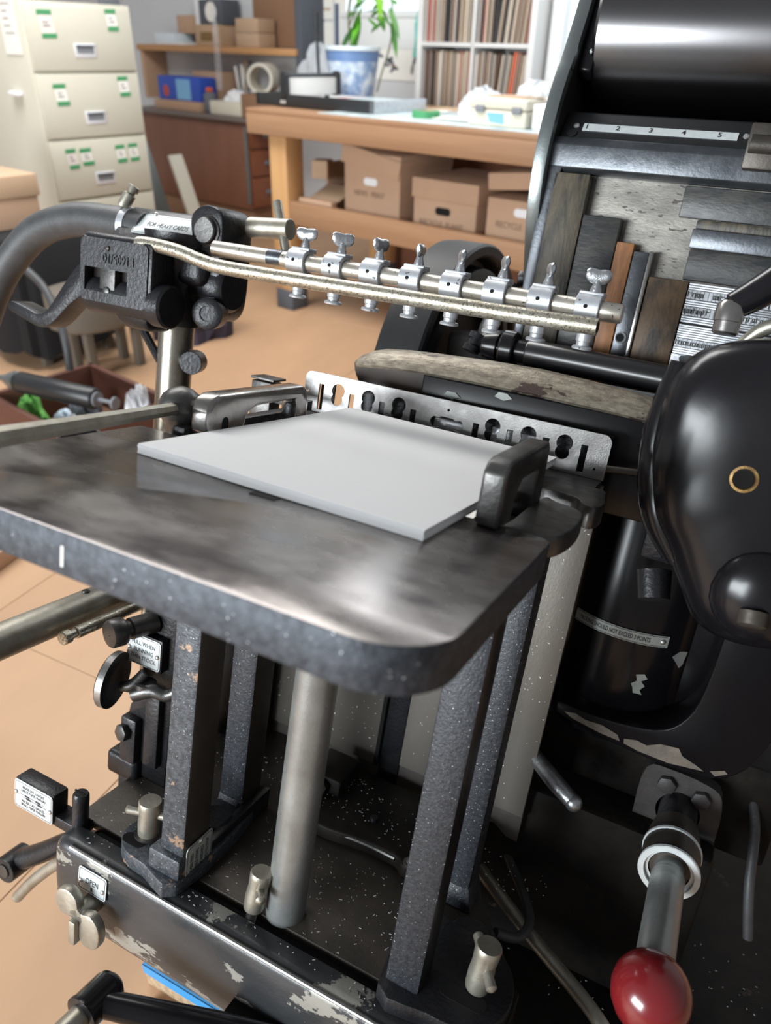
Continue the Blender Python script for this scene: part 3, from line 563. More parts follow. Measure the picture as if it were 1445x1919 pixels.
g = G(); g.lathe((-.592, .26, -.095), (.75, -.62, .1), [(0, .024), (0, .0275), (.022, .0275), (.022, .024), (0, .024)], 28); g.lathe((-.66, .26, -.118), (.75, -.62, .1), [(0, .021), (0, .0235), (.016, .0235), (.016, .021), (0, .021)], 28); rg = p_(g, 'oiler_band', 'chromeworn')
g = G(); g.lathe((-.600, .266, -.096), (.75, -.62, .1), [(0, 0), (0, .0235), (.02, .0235), (.02, 0)], 24); g.tube([(-.60, .27, -.10), (-.61, .29, -.13), (-.60, .33, -.18), (-.57, .40, -.20)], .016, 10); p_(g, 'oiler_cup', 'gloss', parent=rg)
g = G(); g.cyl((.050, .392, .0), (.118, .400, .006), .0042); p_(g, 'tie_rod', 'brownsteel')
g = G(); g.box(.112, .16, .35, .41, -.075, .012, .004); g.box(.104, .13, .345, .37, -.038, -.008, .003); g.lathe((.13, .35, -.085), (.3, -.5, -1), [(0, 0), (0, .018), (.03, .016), (.03, 0)]); p_(g, 'gripper_bracket', 'iron')

# --- big gripper hub at the right
ho = [(.188, .166), (.150, .158), (.118, .142), (.101, .112), (.099, .070), (.103, .030), (.115, -.012), (.135, -.040), (.156, -.074), (.180, -.106), (.215, -.116), (.265, -.108), (.32, -.09), (.345, .0), (.345, .10), (.30, .16), (.24, .172)]
ho = [(p.x, p.y) for p in smooth2(ho, 4)]; cxh, czh = .21, .035
g = G(); g.loft([[(cxh+(x-cxh)*k, y, czh+(z-czh)*k) for x, z in ho] for y, k in ((.262, .30), (.264, .62), (.269, .80), (.277, .91), (.290, .98), (.310, 1.0), (.345, .99), (.36, .95))])
g.ball((.222, .268, -.055), .040, (1, .55, 1.1)); g.tube([(.106, .315, .13), (.104, .31, .08), (.108, .305, .04), (.122, .30, -.01), (.15, .295, -.05)], [.010, .016, .018, .018, .012], 12)
gh = p_(g, 'gripper_hub', 'gloss', 'large rounded glossy black gripper hub', ang=60)
g = G(); g.lathe((.184, .2632, .045), (-.04, -1, .06), [(0, 0), (0, .0125), (.0022, .0118), (.0026, .0095), (.0010, .0085), (-.004, .0082)], 24); p_(g, 'bore_ring', 'brassrust', parent=gh)
g = G(); g.cyl((.184, .2632, .045), (.184, .2612, .0452), .0084); p_(g, 'bore', 'hole', parent=gh)
g = G(); g.lathe((.222, .252, -.066), (.1, -.5, -1), [(0, 0), (0, .013), (.012, .012), (.014, .009), (.014, 0)], 18); p_(g, 'hub_boss', 'brownsteel', parent=gh)
g = G(); g.tube([(.135, .338, .186), (.150, .342, .198), (.180, .35, .226), (.23, .36, .268)], [.0125, .0145, .0165, .019], 16); ga = p_(g, 'gripper_arm', 'gloss', 'dark gripper arm with a steel cap')
g = G(); g.lathe((.134, .337, .190), (.02, -.10, -1), [(0, 0), (0, .010), (.004, .0128), (.018, .0128), (.0185, .0118), (.028, .0118), (.030, .010), (.030, 0)], 22)
for f in g.bm.faces: f.material_index = 0
p_(g, 'arm_cap', 'chromeworn', parent=ga)
g = G(); g.tube([(.152, .35, .155), (.168, .345, .172), (.195, .345, .182), (.235, .35, .188)], [.006, .007, .007, .007], 12); p_(g, 'gripper_bar', 'nickelmatte', parent=ga)

# --- bed: chase frame, ledge, ruler, side frame
g = G(); g.box(-.134, .26, .622, .66, .06, .36, .002); p_(g, 'type_bed', 'bedmetal', 'scratched grey metal bed')
g = G(); g.prism([(.598, .333), (.598, .360), (.606, .370), (.64, .372), (.64, .328), (.606, .328)], 'x', -.140, .26, .0015); g.prism([(-.140, .05), (-.140, .335), (-.118, .335), (-.124, .30), (-.128, .05)], 'y', .599, .64, .0015); p_(g, 'chase', 'steelblue', 'blue grey steel chase round the forme')
g = G(); g.prism([(.613, .369), (.616, .374), (.640, .405), (.646, .408), (.80, .408), (.80, .369)], 'x', -.134, .26, .001); ld = p_(g, 'ink_ledge', 'satin')
e1 = V((0, .024, .031)).normalized()
g = G(); g.loft([[(x, .6215, .3812), (x, .6215+e1.y*.0115, .3812+e1.z*.0115), (x, .6205+e1.y*.0115, .3820+e1.z*.0115), (x, .6205, .3820)] for x in (-.108, .081)]); p_(g, 'ruler_strip', 'plate', parent=ld)
for i, x in enumerate((-.103, -.063, -.022, .018, .060)): text(str(i+1), .0105, (x, .6203+e1.y*.0058, .38215+e1.z*.0058), (1, 0, 0), e1, 'ruler_number', 'ink', ld, ext=.0001, bold=.0002)
for x in (-.117, .090):
    g = G(); g.lathe((x, .625, .387), (0, -.79, .61), [(0, 0), (0, .004), (.0015, .0035), (.0022, 0)], 12); p_(g, 'rivet', 'rivet', parent=ld)
g = G(); g.cyl((-.119, .6165, .3765), (-.119, .6155, .3773), .0065); p_(g, 'oil_hole', 'hole', parent=ld)
sd = [(.662, .60), (.652, .545), (.622, .470), (.608, .445), (.594, .41), (.584, .365), (.5845, .318), (.598, .268), (.630, .21), (.665, .150), (.70, .08), (.72, .02), (.90, .02), (.95, .60)]
g = G(); g.prism([(p.x, p.y) for p in smooth2(sd[:12], 3, False)]+sd[12:], 'x', -.1535, -.1365, .0008)
sf = p_(g, 'side_frame', 'stripsteel', 'pale steel edged side frame left of the bed')
g = G(); g.prism([(y+.014, z) for y, z in sd[:12]]+sd[12:], 'x', -.1364, -.1358, 0); p_(g, 'frame_inner_face', 'satin', parent=sf)
g = G(); g.box(-.134, .26, .80, .82, .36, .66, 0); p_(g, 'dark_gap_backing', 'satin')  # black sheet added as the shade in the gap between drum and ledge
g = G(); g.prism([(y+.010, z) for y, z in sd[:12]]+sd[12:], 'x', -.1545, -.1536, 0); p_(g, 'frame_outer_face', 'gloss', parent=sf)
g = G(); g.prism([(.700, .60), (.676, .60), (.668, .548), (.646, .480), (.640, .456), (.656, .447), (.675, .47)], 'x', -.1355, -.117, .003); kp = p_(g, 'keeper_bar', 'gloss')
g = G(); g.cyl((-.122, .648, .478), (-.122, .643, .480), .0028); p_(g, 'keeper_pin', 'plate', parent=kp)
g = G(); g.hexn((-.154, .665, .19), (-1, 0, 0), .012, .012); p_(g, 'frame_nut', 'iron', parent=sf)
g = G(); g.box(-.154, -.136, .612, .630, .4495, .4515, 0, m=Mx.Identity(4)); p_(g, 'frame_joint', 'hole', parent=sf)
g = G(); g.lathe((-.122, .725, .520), (1, 0, 0), [(0, 0), (0, .092), (.004, .095), (.40, .095), (.40, 0)], 64); p_(g, 'ink_drum', 'drum', 'large polished black ink drum', ang=30)
g = G(); g.box(.095, .15, .585, .64, .345, .395, .003); g.cyl((.098, .592, .372), (.128, .592, .372), .0125); g.box(.118, .16, .60, .66, .385, .44, .004); ch = p_(g, 'chase_hook', 'brownsteel')
g = G(); g.cyl((.121, .598, .413), (.121, .594, .413), .011); p_(g, 'hook_screw', 'darksteel', parent=ch)
# forme roller
g = G(); g.lathe((-.097, .53, .098), (1, 0, -.01), [(0, 0), (0, .0165), (.002, .0175), (.33, .0175), (.33, 0)], 36); rr_ = p_(g, 'form_roller', 'roller', 'glossy black forme roller')
g = G(); g.lathe((-.158, .53, .098), (1, 0, 0), [(0, 0), (0, .012), (.003, .016), (.018, .019), (.022, .019), (.023, .014), (.027, .014), (.027, .022), (.029, .024), (.044, .024), (.046, .022), (.046, .015), (.061, .015), (.061, 0)], 24); p_(g, 'roller_bearing', 'gloss', parent=rr_)
g = G(); g.tube([(-.155, .545, .095), (-.170, .58, .12), (-.165, .64, .175)], [.015, .013, .012], 12); g.lathe((-.178, .54, .085), (.2, .3, 1), [(0, 0), (0, .012), (.008, .012), (.010, .008), (.018, .008), (.018, .011), (.026, .011), (.026, 0)], 16); p_(g, 'roller_fork', 'iron')
g = G(); g.box(-.075, .20, .492, .506, .074, .080, .001, m=Mx.Rotation(R(0), 4, 'X')); p_(g, 'lay_bar', 'lead')
g = G(); g.box(-.10, .24, .49, .62, .03, .068, .003); p_(g, 'bed_foot', 'oily')
# --- flywheel
g = G(); g.lathe((-.362, .878, -.03), (1, 0, 0), [(0, .235), (0, .266), (.003, .272), (.020, .274), (.074, .274), (.078, .270), (.078, .256), (.070, .250), (.045, .246), (.045, .236), (.072, .232), (.075, .226), (.075, .208), (.068, .203), (.030, .20), (.028, .06), (.075, .055), (.075, 0), (0, 0)], 80); p_(g, 'flywheel', 'satin', 'black flywheel behind the suction bar', ang=30)
g = G(); g.cyl((-.30, .878, -.03), (.05, .878, -.03), .03); p_(g, 'flywheel_shaft', 'iron')
# --- machine body behind and below
g = G(); g.box(-.25, .30, .60, 1.0, -.86, .06, .01); g.box(-.30, .28, .405, .62, -.80, -.43, .01); g.box(-.45, -.33, .34, .42, -.60, -.10, .006); g.box(-.275, -.16, .70, 1.05, -.8, .10, .01); g.box(-.32, -.06, .405, .47, -.44, -.07, .006); p_(g, 'machine_body', 'oily', 'dark oily machine body')
pan = [(-.02, .09), (.5, .09), (.55, .5), (.55, 1.05), (-.02, 1.05)]
g = G(); g.prism(pan, 'z', -.74, -.67, .012); pn = p_(g, 'machine_foot', 'oily', 'oily black machine foot')
for x, y in ((.268, .145), (.235, .33), (.31, .24)):
    g = G(); g.hexn((x, y, -.671), (0, 0, 1), .017, .012); p_(g, 'foot_bolt', 'oily', parent=pn)
g = G(); g.tube([(.02, .372, -.553), (.06, .344, -.556), (.111, .31, -.56), (.19, .258, -.562), (.222, .235, -.575), (.235, .215, -.60), (.24, .20, -.67)], .0085, 12); p_(g, 'brake_rod', 'nickelmatte')
g = G(); g.tube([(.015, .44, -.52), (.045, .41, -.545), (.085, .358, -.552), (.101, .322, -.550), (.095, .285, -.545), (.072, .262, -.53)], .0058, 10); p_(g, 'oil_line', 'rubber')
g = G(); g.tube([(.05, .40, -.38), (.085, .375, -.388), (.11, .362, -.395)], [.010, .011, .010], 12); g.ball((.112, .361, -.3955), .0105); p_(g, 'throw_handle', 'castzinc')
# impression shaft with the red knob
fo_ = [(p.x, p.y) for p in smooth2([(.180, -.362), (.205, -.354), (.25, -.357), (.270, -.370), (.276, -.42), (.268, -.48), (.19, -.48), (.178, -.42)], 3)]
me = plate_holes(fo_, [[(.228+a, -.408+b) for a, b in circ(28, .0260)]], lambda a, b: (a, .452, b), .02, (0, -1, 0)); me.materials.append(MATS['flangegrey']); sf_ = finish('shaft_flange', me, PR, smooth=False)
for x, z in ((.207, -.3735), (.248, -.377)):
    g = G(); g.hexn((x, .442, z), (0, -1, 0), .0115, .008); p_(g, 'flange_bolt', 'flangegrey', parent=sf_)
g = G(); g.cyl((.228, .50, -.402), (.228, .36, -.402), .0225); sh = p_(g, 'impression_shaft', 'iron', 'shaft with ringed collar and red ball knob')
g = G(); g.lathe((.228, .395, -.402), (0, -1, 0), [(0, 0), (0, .026), (.02, .029), (.035, .031), (.07, .031), (.07, 0)], 32); p_(g, 'shaft_collar', 'brownsteel', parent=sh)
for t, r in ((.358, .0322), (.322, .0325)):
    g = G(); g.lathe((.228, t, -.402), (0, -1, 0), [(0, .022), (0, r-.001), (.001, r), (.0045, r), (.0055, r-.001), (.0055, .0262), (.003, .0258)], 36); p_(g, 'collar_ring', 'plate', parent=sh)
g = G(); g.lathe((.228, .34, -.402), (0, -1, 0), [(0, 0), (0, .0165), (.032, .0165), (.033, .0178), (.037, .0172), (.04, .0178), (.043, .0172), (.046, .0178), (.15, .0178), (.20, .0165), (.22, .012), (.22, 0)], 28); p_(g, 'knob_spindle', 'polesteel', parent=sh)
g = G(); g.lathe((.229, .182, -.402), (0, -1, 0), [(0, 0), (0, .016), (.004, .022), (.012, .029), (.022, .0335), (.032, .035), (.044, .0335), (.055, .0285), (.063, .020), (.068, .010), (.069, 0)], 32); p_(g, 'ball_knob', 'redball', 'dark red ball knob', parent=sh)
g = G(); g.tube([(.30, .50, -.36), (.315, .46, -.40), (.325, .43, -.46), (.34, .42, -.52)], .006, 10); p_(g, 'oil_line', 'rubber')

# ------------------------------------------------------------------ things lying in or on the press
SH = 7
for i in range(SH):
    j = random.uniform(-.0005, .0005); k = random.uniform(-.0006, .0006)
    if i == SH-1: j = k = 0
    g = G(); g.box(-.2620+j, -.0040+j, .0035+k, .3520+min(k, 0), .0003+i*.00115, .0003+i*.00115+.00108, .0001, 1, m=Mx.Translation((0, .0035, 0)) @ Mx.Rotation(R(-1.4), 4, 'Z') @ Mx.Translation((0, -.0035, 0)))
    g.out('card_sheet', 'paper', None, PM, 'top white card sheet of the pile on the feed table' if i == SH-1 else 'white card sheet in the pile under the top sheet', 'paper', 'white card sheets on the feed table', smooth=False)
def fur(name, x0, x1, z0, z1, h, mt, label, cat='block', y=.622, top=None, grp='furniture locked in the chase'):
    g = G(); g.box(x0, x1, y-h, y-.0003, z0, z1, min(.0016, (z1-z0)*.2)); return g.out(name, mt, None, PM, label, cat, grp)
fur('wood_furniture', -.1265, -.0795, .062, .3265, .0230, 'furn_dark', 'tall brown wooden block at the left edge of the chase')
fur('wood_furniture', -.0785, -.0290, .062, .2790, .0220, 'furn_black', 'dark scratched wooden block right of the tallest brown block')
fur('wood_furniture', -.0280, -.0055, .062, .2510, .0230, 'furn_orange', 'narrow orange wooden strip beside the steel quoin')
q_ = thing('steel_quoin', (.008, .615, .062), PM, 'steel locking quoin with a round key hole between wooden blocks', 'quoin', 'furniture locked in the chase')
g = G(); g.box(-.0045, .0145, .600, .6215, .062, .2420, .001); g.out('wedge', 'steelblue', q_)
g = G(); g.box(.0150, .0200, .598, .6215, .062, .2440, .0008); g.out('outer_jaw', 'chromeworn', q_)
g = G(); g.lathe((.0040, .600, .1340), (0, -1, 0), [(0, .0048), (0, .0078), (.003, .0075), (.0035, .0062), (.0015, .005), (.0003, .0048)], 22); g.out('key_ring', 'alum', q_)
g = G(); g.cyl((.0040, .6001, .1340), (.0040, .5995, .1340), .0048); g.out('key_hole', 'hole', q_)
fur('wood_furniture', .0210, .0700, .062, .2145, .0210, 'furn_brown', 'stained brown wooden block left of the type lines')
fur('wood_furniture', .0365, .2500, .2895, .3265, .0060, 'furn_black', 'long dark chipped block under the top bar of the chase')
fur('wood_furniture', .0600, .2500, .2780, .2888, .0050, 'furn_dark', 'thin brown strip between the long dark blocks')
fur('steel_reglet', .0580, .2500, .2545, .2775, .0120, 'steelblue', 'dark steel bar above the lower grey block', 'bar')
fur('wood_furniture', .0600, .2500, .2165, .2538, .0070, 'furn_black', 'wide grey black block above the type lines')
z = .2140; ln = 0
words = [('sdoqqopoʎ', .0), ('ıo mss d o', .0), ('Yırzs ıl soı', .0)]
for kind in ('l', 't', 'l', 't', 'l', 's', 'l', 'l', 't', 'l'):
    h = {'l': .0085, 't': .0115, 's': .0022}[kind]
    if kind == 'l':
        for q in range(3):
            fur('lead_slug', .0712, .2480, z-h*(q+1)/3+.0001, z-h*q/3-.0001, .0185-.0007*((q*7) % 3), 'lead', ('lead spacing slug between the type lines'), 'slug', grp='lead slugs in the forme')
    elif kind == 't':
        t_ = thing('type_line', (.15, .61, z-h), PM, ('topmost', 'second', 'lowest')[ln]+' line of inked metal type in the forme', 'type', 'lines of type in the forme'); ln += 1
        x = .0715
        g = G(); g2 = G(); random.seed(40+ln)
        while x < .245:
            w = random.choice((.0036, .0045, .0045, .0056)); g.box(x, x+w-.0002, .6010, .6217, z-h+.0003, z-.0003, .0002, 1)
            if random.random() < .88:
                a, b = x+.0006, x+w-.0007; zm = z-h*.5; yy = (.5998, .6009)
                st = random.choice((0, 1, 2, 3))
                g2.box(a, a+.0011, *yy, zm-.0028, zm+(.0040 if st == 1 else .0022), 0)
                if st != 1: g2.box(b-.0011, b, *yy, zm-(.0044 if st == 2 else .0028), zm+.0022, 0)
                if st != 3: g2.box(a, b, *yy, zm+.0013, zm+.0023, 0)
                if st in (0, 3): g2.box(a, b, *yy, zm-.0028, zm-.0018, 0)
            x += w
        g.out('type_body', 'lead', t_, smooth=False); g2.out('type_face', 'typeface', t_, smooth=False)
    else: fur('lead_slug', .0712, .2480, z-h+.0002, z-.0002, .012, 'inkblack', 'dark thin strip between lead slugs in the forme', 'slug')
    z -= h
ct = thing('picture_cut', (.10, .61, z-.042), PM, 'inked picture block at the lower left of the type', 'printing block')
g = G(); g.box(.0712, .1150, .6015, .6217, z-.042, z-.0004, .0003); g.out('block', 'lead', ct)
g = G(); tr = smooth2([(.083, z-.0015), (.1125, z-.0015), (.110, z-.012), (.101, z-.019), (.096, z-.029), (.0985, z-.034), (.090, z-.036), (.0825, z-.033), (.0875, z-.028), (.085, z-.014)], 3)
g.prism([(p.x, p.y) for p in tr], 'y', .6008, .6015, 0); g.out('printed_relief', 'typeface', ct)
fur('lead_slug', .1155, .2480, z-.042, z-.0004, .0190, 'lead', 'broad lead block right of the picture block', 'slug')
# paper dust
random.seed(3); g = G()
for i in range(900):
    x, y = random.uniform(-.40, .11), random.uniform(.112, .35)
    if (-.345 < x < -.23 and y < .26) or (-.16 < x < -.105 and .10 < y < .155) or (x > -.01 and y < .29) or (-.2 < x < .005 and y > .235): continue
    g.quadflake((x, y, -.4998), random.choice((.0002, .0003, .0004, .0006)))
for i in range(60): g.quadflake((random.uniform(-.38, .12), random.uniform(.078, .093), -.4997), .0005)
for i in range(520):
    x, zz = random.uniform(-.328, .053), random.uniform(-.462, -.05)
    if -.16 < x < -.12: continue
    g.quadflake((x, .3889, zz), random.choice((.0003, .0004, .0006)), (0, -1, 0))
for i in range(160): g.quadflake((random.uniform(.06, .4), random.uniform(.12, .6), -.6698), .0005)
for i in range(110): g.quadflake((random.uniform(-.18, -.01), random.uniform(.265, .35), -.4818), .0004)
g.out('paper_dust', 'dust', None, PM, 'white paper dust flecks scattered over the press base and panels', 'paper dust', kind='stuff', smooth=False)
# ------------------------------------------------------------------ room materials
mat('floorply', (.51, .315, .185), .5, 0, (.44, .27, .16), 6, .5, .08, 60, chips=((.34, .22, .14), .765, 9), stretch=(1, .35, 1), spec=.35)
mat('seam', (.26, .155, .09), .8)
mat('wallgrey', (.62, .63, .64), .85, 0, (.58, .59, .60), 4, .4)
mat('trimwhite', (.80, .81, .80), .6)
mat('cabcream', (.60, .575, .48), .45, 0, (.57, .545, .455), 5, .4, .03, 90)
mat('cabside', (.60, .57, .48), .5)
mat('handle', (.80, .81, .86), .4, .2)
mat('gtape', (.06, .30, .12), .6)
mat('cardpink', (.80, .72, .68), .8)
mat('pencil', (.12, .12, .13), .8)
mat('fir', (.345, .195, .105), .55, 0, (.295, .16, .085), 7, .7, .05, 80, stretch=(.25, 4, 4))
mat('firleg', (.60, .35, .155), .55, 0, (.50, .27, .11), 7, .7, .05, 80, stretch=(4, 4, .25), chips=((.16, .17, .17), .70, 9))
mat('kraft', (.52, .34, .225), .8, 0, (.48, .305, .20), 6, .5)
mat('kraftdark', (.27, .15, .085), .85)
mat('kraftlight', (.50, .345, .225), .8)
mat('print', (.20, .12, .075), .85)
mat('mahog', (.19, .078, .045), .4, 0, (.225, .095, .055), 5, .7, .05, 60, stretch=(1.5, 1.5, .5))
mat('mahogdrawer', (.25, .085, .04), .4, 0, (.20, .065, .03), 6, .7)
mat('desktop', (.17, .135, .12), .4)
mat('shelfwood', (.56, .30, .13), .5, 0, (.48, .245, .10), 5, .6, stretch=(.3, 3, 3))
mat('whitelam', (.70, .70, .69), .5)
mat('white', (.85, .86, .88), .6)
mat('blackplastic', (.015, .016, .018), .4)
mat('greyplastic', (.22, .235, .26), .5)
mat('bluebox', (.03, .09, .50), .4)
mat('lightblue', (.22, .50, .80), .4)
mat('redink', (.50, .08, .05), .5)
mat('potwhite', (.62, .70, .78), .3, 0, (.20, .31, .52), 16, 1.2)
mat('potplain', (.70, .79, .85), .3)
mat('potblue', (.14, .24, .46), .35)
mat('leaf', (.05, .21, .02), .4, 0, (.13, .42, .02), 5, .8)
mat('leafbright', (.28, .66, .02), .4)
mat('stem', (.16, .16, .10), .7)
mat('film', (.82, .86, .90), .15, 0, trans=.35, bump=1.0, bscale=22, alpha=.8)
mat('clearfilm', (.9, .93, .96), .1, 0, trans=.5, bump=1.0, bscale=30, alpha=.28)
mat('bagfilm', (.88, .90, .92), .25, 0, trans=.35, bump=1.0, bscale=16, alpha=.8)
mat('mattop', (.42, .52, .52), .3, 0, (.66, .75, .78), 12, .9)
mat('glass', (.60, .78, .82), .06, 0, trans=.5, alpha=.55)
mat('winlight', (.9, .97, 1.0), .5)
mat('teal', (.10, .52, .45), .6)
mat('casecream', (.72, .68, .56), .4)
mat('purple', (.035, .028, .045), .9)
mat('blackcloth', (.008, .008, .009), .95)
mat('stool', (.13, .11, .085), .7)
mat('redwood', (.10, .035, .022), .6)
mat('green', (.13, .38, .08), .7)
mat('bluetape', (.05, .28, .60), .5)
mat('particle', (.50, .36, .22), .9, 0, (.32, .22, .13), 120, 1.0)
mat('tread', (.24, .31, .37), .5, 0, (.32, .38, .42), 30, .8)
mat('dkgrey', (.09, .10, .12), .7)
mat('slate', (.16, .17, .19), .7)
RECC = {'rec_tan': (.36, .26, .18), 'rec_brown': (.17, .09, .055), 'rec_cream': (.60, .52, .42), 'rec_dark': (.05, .045, .045), 'rec_red': (.48, .06, .05), 'rec_grey': (.30, .27, .25), 'rec_pink': (.55, .25, .20), 'rec_orange': (.75, .13, .05), 'rec_blue': (.10, .13, .20), 'rec_white': (.68, .62, .55)}
for k, c in RECC.items(): mat(k, c, .6)
em = bpy.data.materials.new('daypane'); em.use_nodes = True; b_ = em.node_tree.nodes['Principled BSDF']
b_.inputs['Base Color'].default_value = (.8, .9, 1, 1); b_.inputs['Emission Color'].default_value = (.80, .93, 1, 1); b_.inputs['Emission Strength'].default_value = .5; MATS['daypane'] = em

def r_(g, name, mt, parent=None, label=None, cat=None, group=None, kind=None, **k): return g.out(name, mt, parent, RM, label, cat, group, kind, **k)
# ------------------------------------------------------------------ floor and walls
FM = Mx.Rotation(R(-25.5), 4, 'Z')
g = G(); g.box(-7, 6, -3, 9, -.06, -.012, 0); fl0 = g.out('floor', 'seam', None, FM, kind='structure', smooth=False)
tag(fl0, 'tan painted plywood floor in large sheets')
for i in range(-6, 5):
    for j in range(-1, 4):
        x0 = i*1.22+.37+(.61 if j % 2 else 0); y0 = j*2.44-1.63
        if y0 > 8 or x0 < -7: continue
        g = G(); g.box(x0+.0007, x0+1.22-.0007, y0+.0007, y0+2.44-.0007, -.012, 0, .0008, 1); g.out('plywood_sheet', 'floorply', fl0, smooth=False)
g = G(); g.box(-7.0, -2.98, 4.32, 4.42, 0, 2.6, 0); g.box(-1.2, 3.0, 4.32, 4.42, 0, 2.6, 0); g.box(-2.98, -1.2, 4.32, 4.42, 0, 1.0, 0); wb = r_(g, 'wall_back', 'wallgrey', kind='structure', smooth=False)
g = G(); g.box(-6.4, -6.3, -2, 4.4, 0, 2.6, 0); r_(g, 'wall_left', 'wallgrey', kind='structure', smooth=False)
# window behind the record shelf
g = G(); g.box(-3.9, -3.14, 4.30, 4.32, 1.345, 1.375, .004); g.box(-3.9, -3.14, 4.31, 4.32, 1.18, 1.345, .002); r_(g, 'trim_1', 'trimwhite', kind='structure')
g = G(); g.box(-3.86, -3.16, 4.312, 4.318, 1.38, 2.2, 0); r_(g, 'window_1', 'daypane', kind='structure', smooth=False)
g = G(); g.box(-2.16, -1.62, 4.12, 4.16, .95, 2.4, 0); r_(g, 'window_2', 'daypane', kind='structure', smooth=False)
g = G(); g.box(-2.235, -2.16, 4.06, 4.18, .0, 2.5, .004); r_(g, 'trim_2', 'trimwhite', kind='structure')
g = G(); g.box(-1.62, -1.2, 4.06, 4.18, .0, 2.5, .004); r_(g, 'trim_3', 'trimwhite', kind='structure')
# ------------------------------------------------------------------ filing cabinet
u0 = -3.757
cb = thing('filing_cabinet', (u0-.33, 2.33, 0), RM, 'cream metal filing cabinet with four drawers and green taped labels', 'filing cabinet')
g = G(); g.box(u0-.66, u0-.018, 2.05, 2.62, .0, 1.335, .004); r_(g, 'cabinet_body', 'cabcream', cb)
dz = [(1.062, 1.318), (.780, 1.050), (.505, .768), (.232, .493)]
LB = [[(2.158, 1.247, .066, .106, 'cardpink'), (2.50, 1.272, .052, .085, 'card')], [(2.168, .965, .058, .088, 'card'), (2.516, .994, .052, .085, 'card')], [(2.166, .688, .048, .088, 'cardpink'), (2.246, .692, .056, .076, 'card'), (2.443, .692, .048, .080, 'card'), (2.52, .694, .048, .080, 'card')], []]
for k, (a, b) in enumerate(dz):
    g = G(); g.box(u0-.02, u0, 2.062, 2.608, a, b, .004, 2); d = r_(g, 'drawer', 'cabcream', cb)
    hz_ = a+.083; vc = 2.332
    g = G(); g.box(u0-.0005, u0+.004, vc-.055, vc+.055, hz_-.028, hz_+.028, .0015); r_(g, 'recessed_handle', 'handle', d)
    g = G(); g.box(u0+.003, u0+.0047, vc-.045, vc+.045, hz_-.012, hz_+.018, 0); g.box(u0+.003, u0+.014, vc-.048, vc+.048, hz_+.018, hz_+.024, .001); r_(g, 'handle_pull', 'greyplastic', d)
    for (v, z, w, h, mt) in LB[k]:
        sl = .010*(1 if v < 2.3 else .7)
        g = G(); g.prism([(v-w/2+sl/2, z-h/2), (v+w/2+sl/2, z-h/2), (v+w/2-sl/2, z+h/2), (v-w/2-sl/2, z+h/2)], 'x', u0, u0+.0012, 0); r_(g, 'label_card', mt, d)
        for s in (-1, 1):
            zz = z+s*(h/2-.008); sh_ = -s*sl/2
            g = G(); g.prism([(v-w/2-.004+sh_, zz-.010), (v+w/2+.002+sh_, zz-.009), (v+w/2+.004+sh_, zz+.010), (v-w/2-.002+sh_, zz+.009)], 'x', u0+.001, u0+.0022, 0); r_(g, 'tape_strip', 'gtape', d)
        g = G()
        for q in range(2):
            x = v-w*.28
            while x < v+w*(.22 if q else .05): 
                ww = random.uniform(.003, .006); g.box(u0+.0008, u0+.0017, x, x+ww, z-.004-.014*q+.008, z+.001-.014*q+.008+random.uniform(0, .002), 0); x += ww+.0015
        r_(g, 'handwriting', 'pencil', d)
nt = thing('paper_note', (u0-.12, 2.049, 1.1), RM, 'white paper note taped to the side of the filing cabinet', 'note')
g = G(); g.box(u0-.20, u0-.055, 2.046, 2.0485, 1.125, 1.37, 0); r_(g, 'sheet', 'card', nt)
for q in range(5):
    g = G(); g.box(u0-.17, u0-.17+random.uniform(.05, .10), 2.0445, 2.0465, 1.32-.028*q, 1.323-.028*q, 0); r_(g, 'handwriting', 'pencil', nt)
g = G(); g.box(u0-.22, u0-.13, 2.02, 2.0495, .955, .975, .006); r_(g, 'magnet_strip', 'white', None, 'white strip stuck on the side of the filing cabinet', 'magnet')
# boards leaning between cabinet and desk
def lean(name, mt, p0, p1, w, th, label, top=(0, 0)):
    m = V(p1)-V(p0); x = V((0, 1, 0)); n = m.cross(x).normalized(); g = G()
    rr = [V(p0), V(p0)+x*w, V(p0)+x*w+n*th, V(p0)+n*th]; g.loft([rr, [q+m for q in rr]], bev=.003); return r_(g, name, mt, None, label, 'board')
lean('grey_panel', 'slate', (-4.42, 2.96, .0), (-4.46, 2.90, 1.55), .13, .02, 'dark grey fabric panel standing behind the filing cabinet')
lean('leaning_board', 'stripsteel', (-4.05, 2.86, .0), (-4.33, 2.82, .86), .14, .02, 'blue grey board leaning beside the filing cabinet')
lean('leaning_board', 'cabside', (-3.98, 3.08, .0), (-4.20, 3.06, .60), .10, .02, 'short pale board leaning in front of the brown desk')
g = G(); g.box(-4.447, -4.440, 2.945, 3.0, 1.16, 1.19, 0); r_(g, 'orange_tag', 'rec_orange', None, 'small orange tag on the grey fabric panel', 'tag')
# ------------------------------------------------------------------ work bench
bn = thing('work_bench', (-2.2, 3.1, 0), RM, 'long fir work bench with a thick front apron', 'work bench')
g = G(); g.box(-3.05, -.9, 2.69, 3.62, .915, .935, .003); r_(g, 'bench_top', 'fir', bn)
g = G(); g.box(-3.05, -.9, 2.688, 2.725, .828, .915, .004); r_(g, 'front_apron', 'fir', bn)
g = G(); g.box(-3.045, -3.01, 2.73, 3.6, .83, .915, .003); r_(g, 'end_apron', 'fir', bn)
for uu, vv in ((-2.945, 2.728), (-1.1, 2.728), (-2.945, 3.48), (-1.1, 3.48)):
    g = G(); g.box(uu, uu+.115, vv, vv+.115, .10, .915, .004); lg = r_(g, 'leg', 'firleg', bn)
    g = G(); g.box(uu-.001, uu+.116, vv-.001, vv+.116, .0, .105, .004); r_(g, 'leg_boot', 'dkgrey', lg)
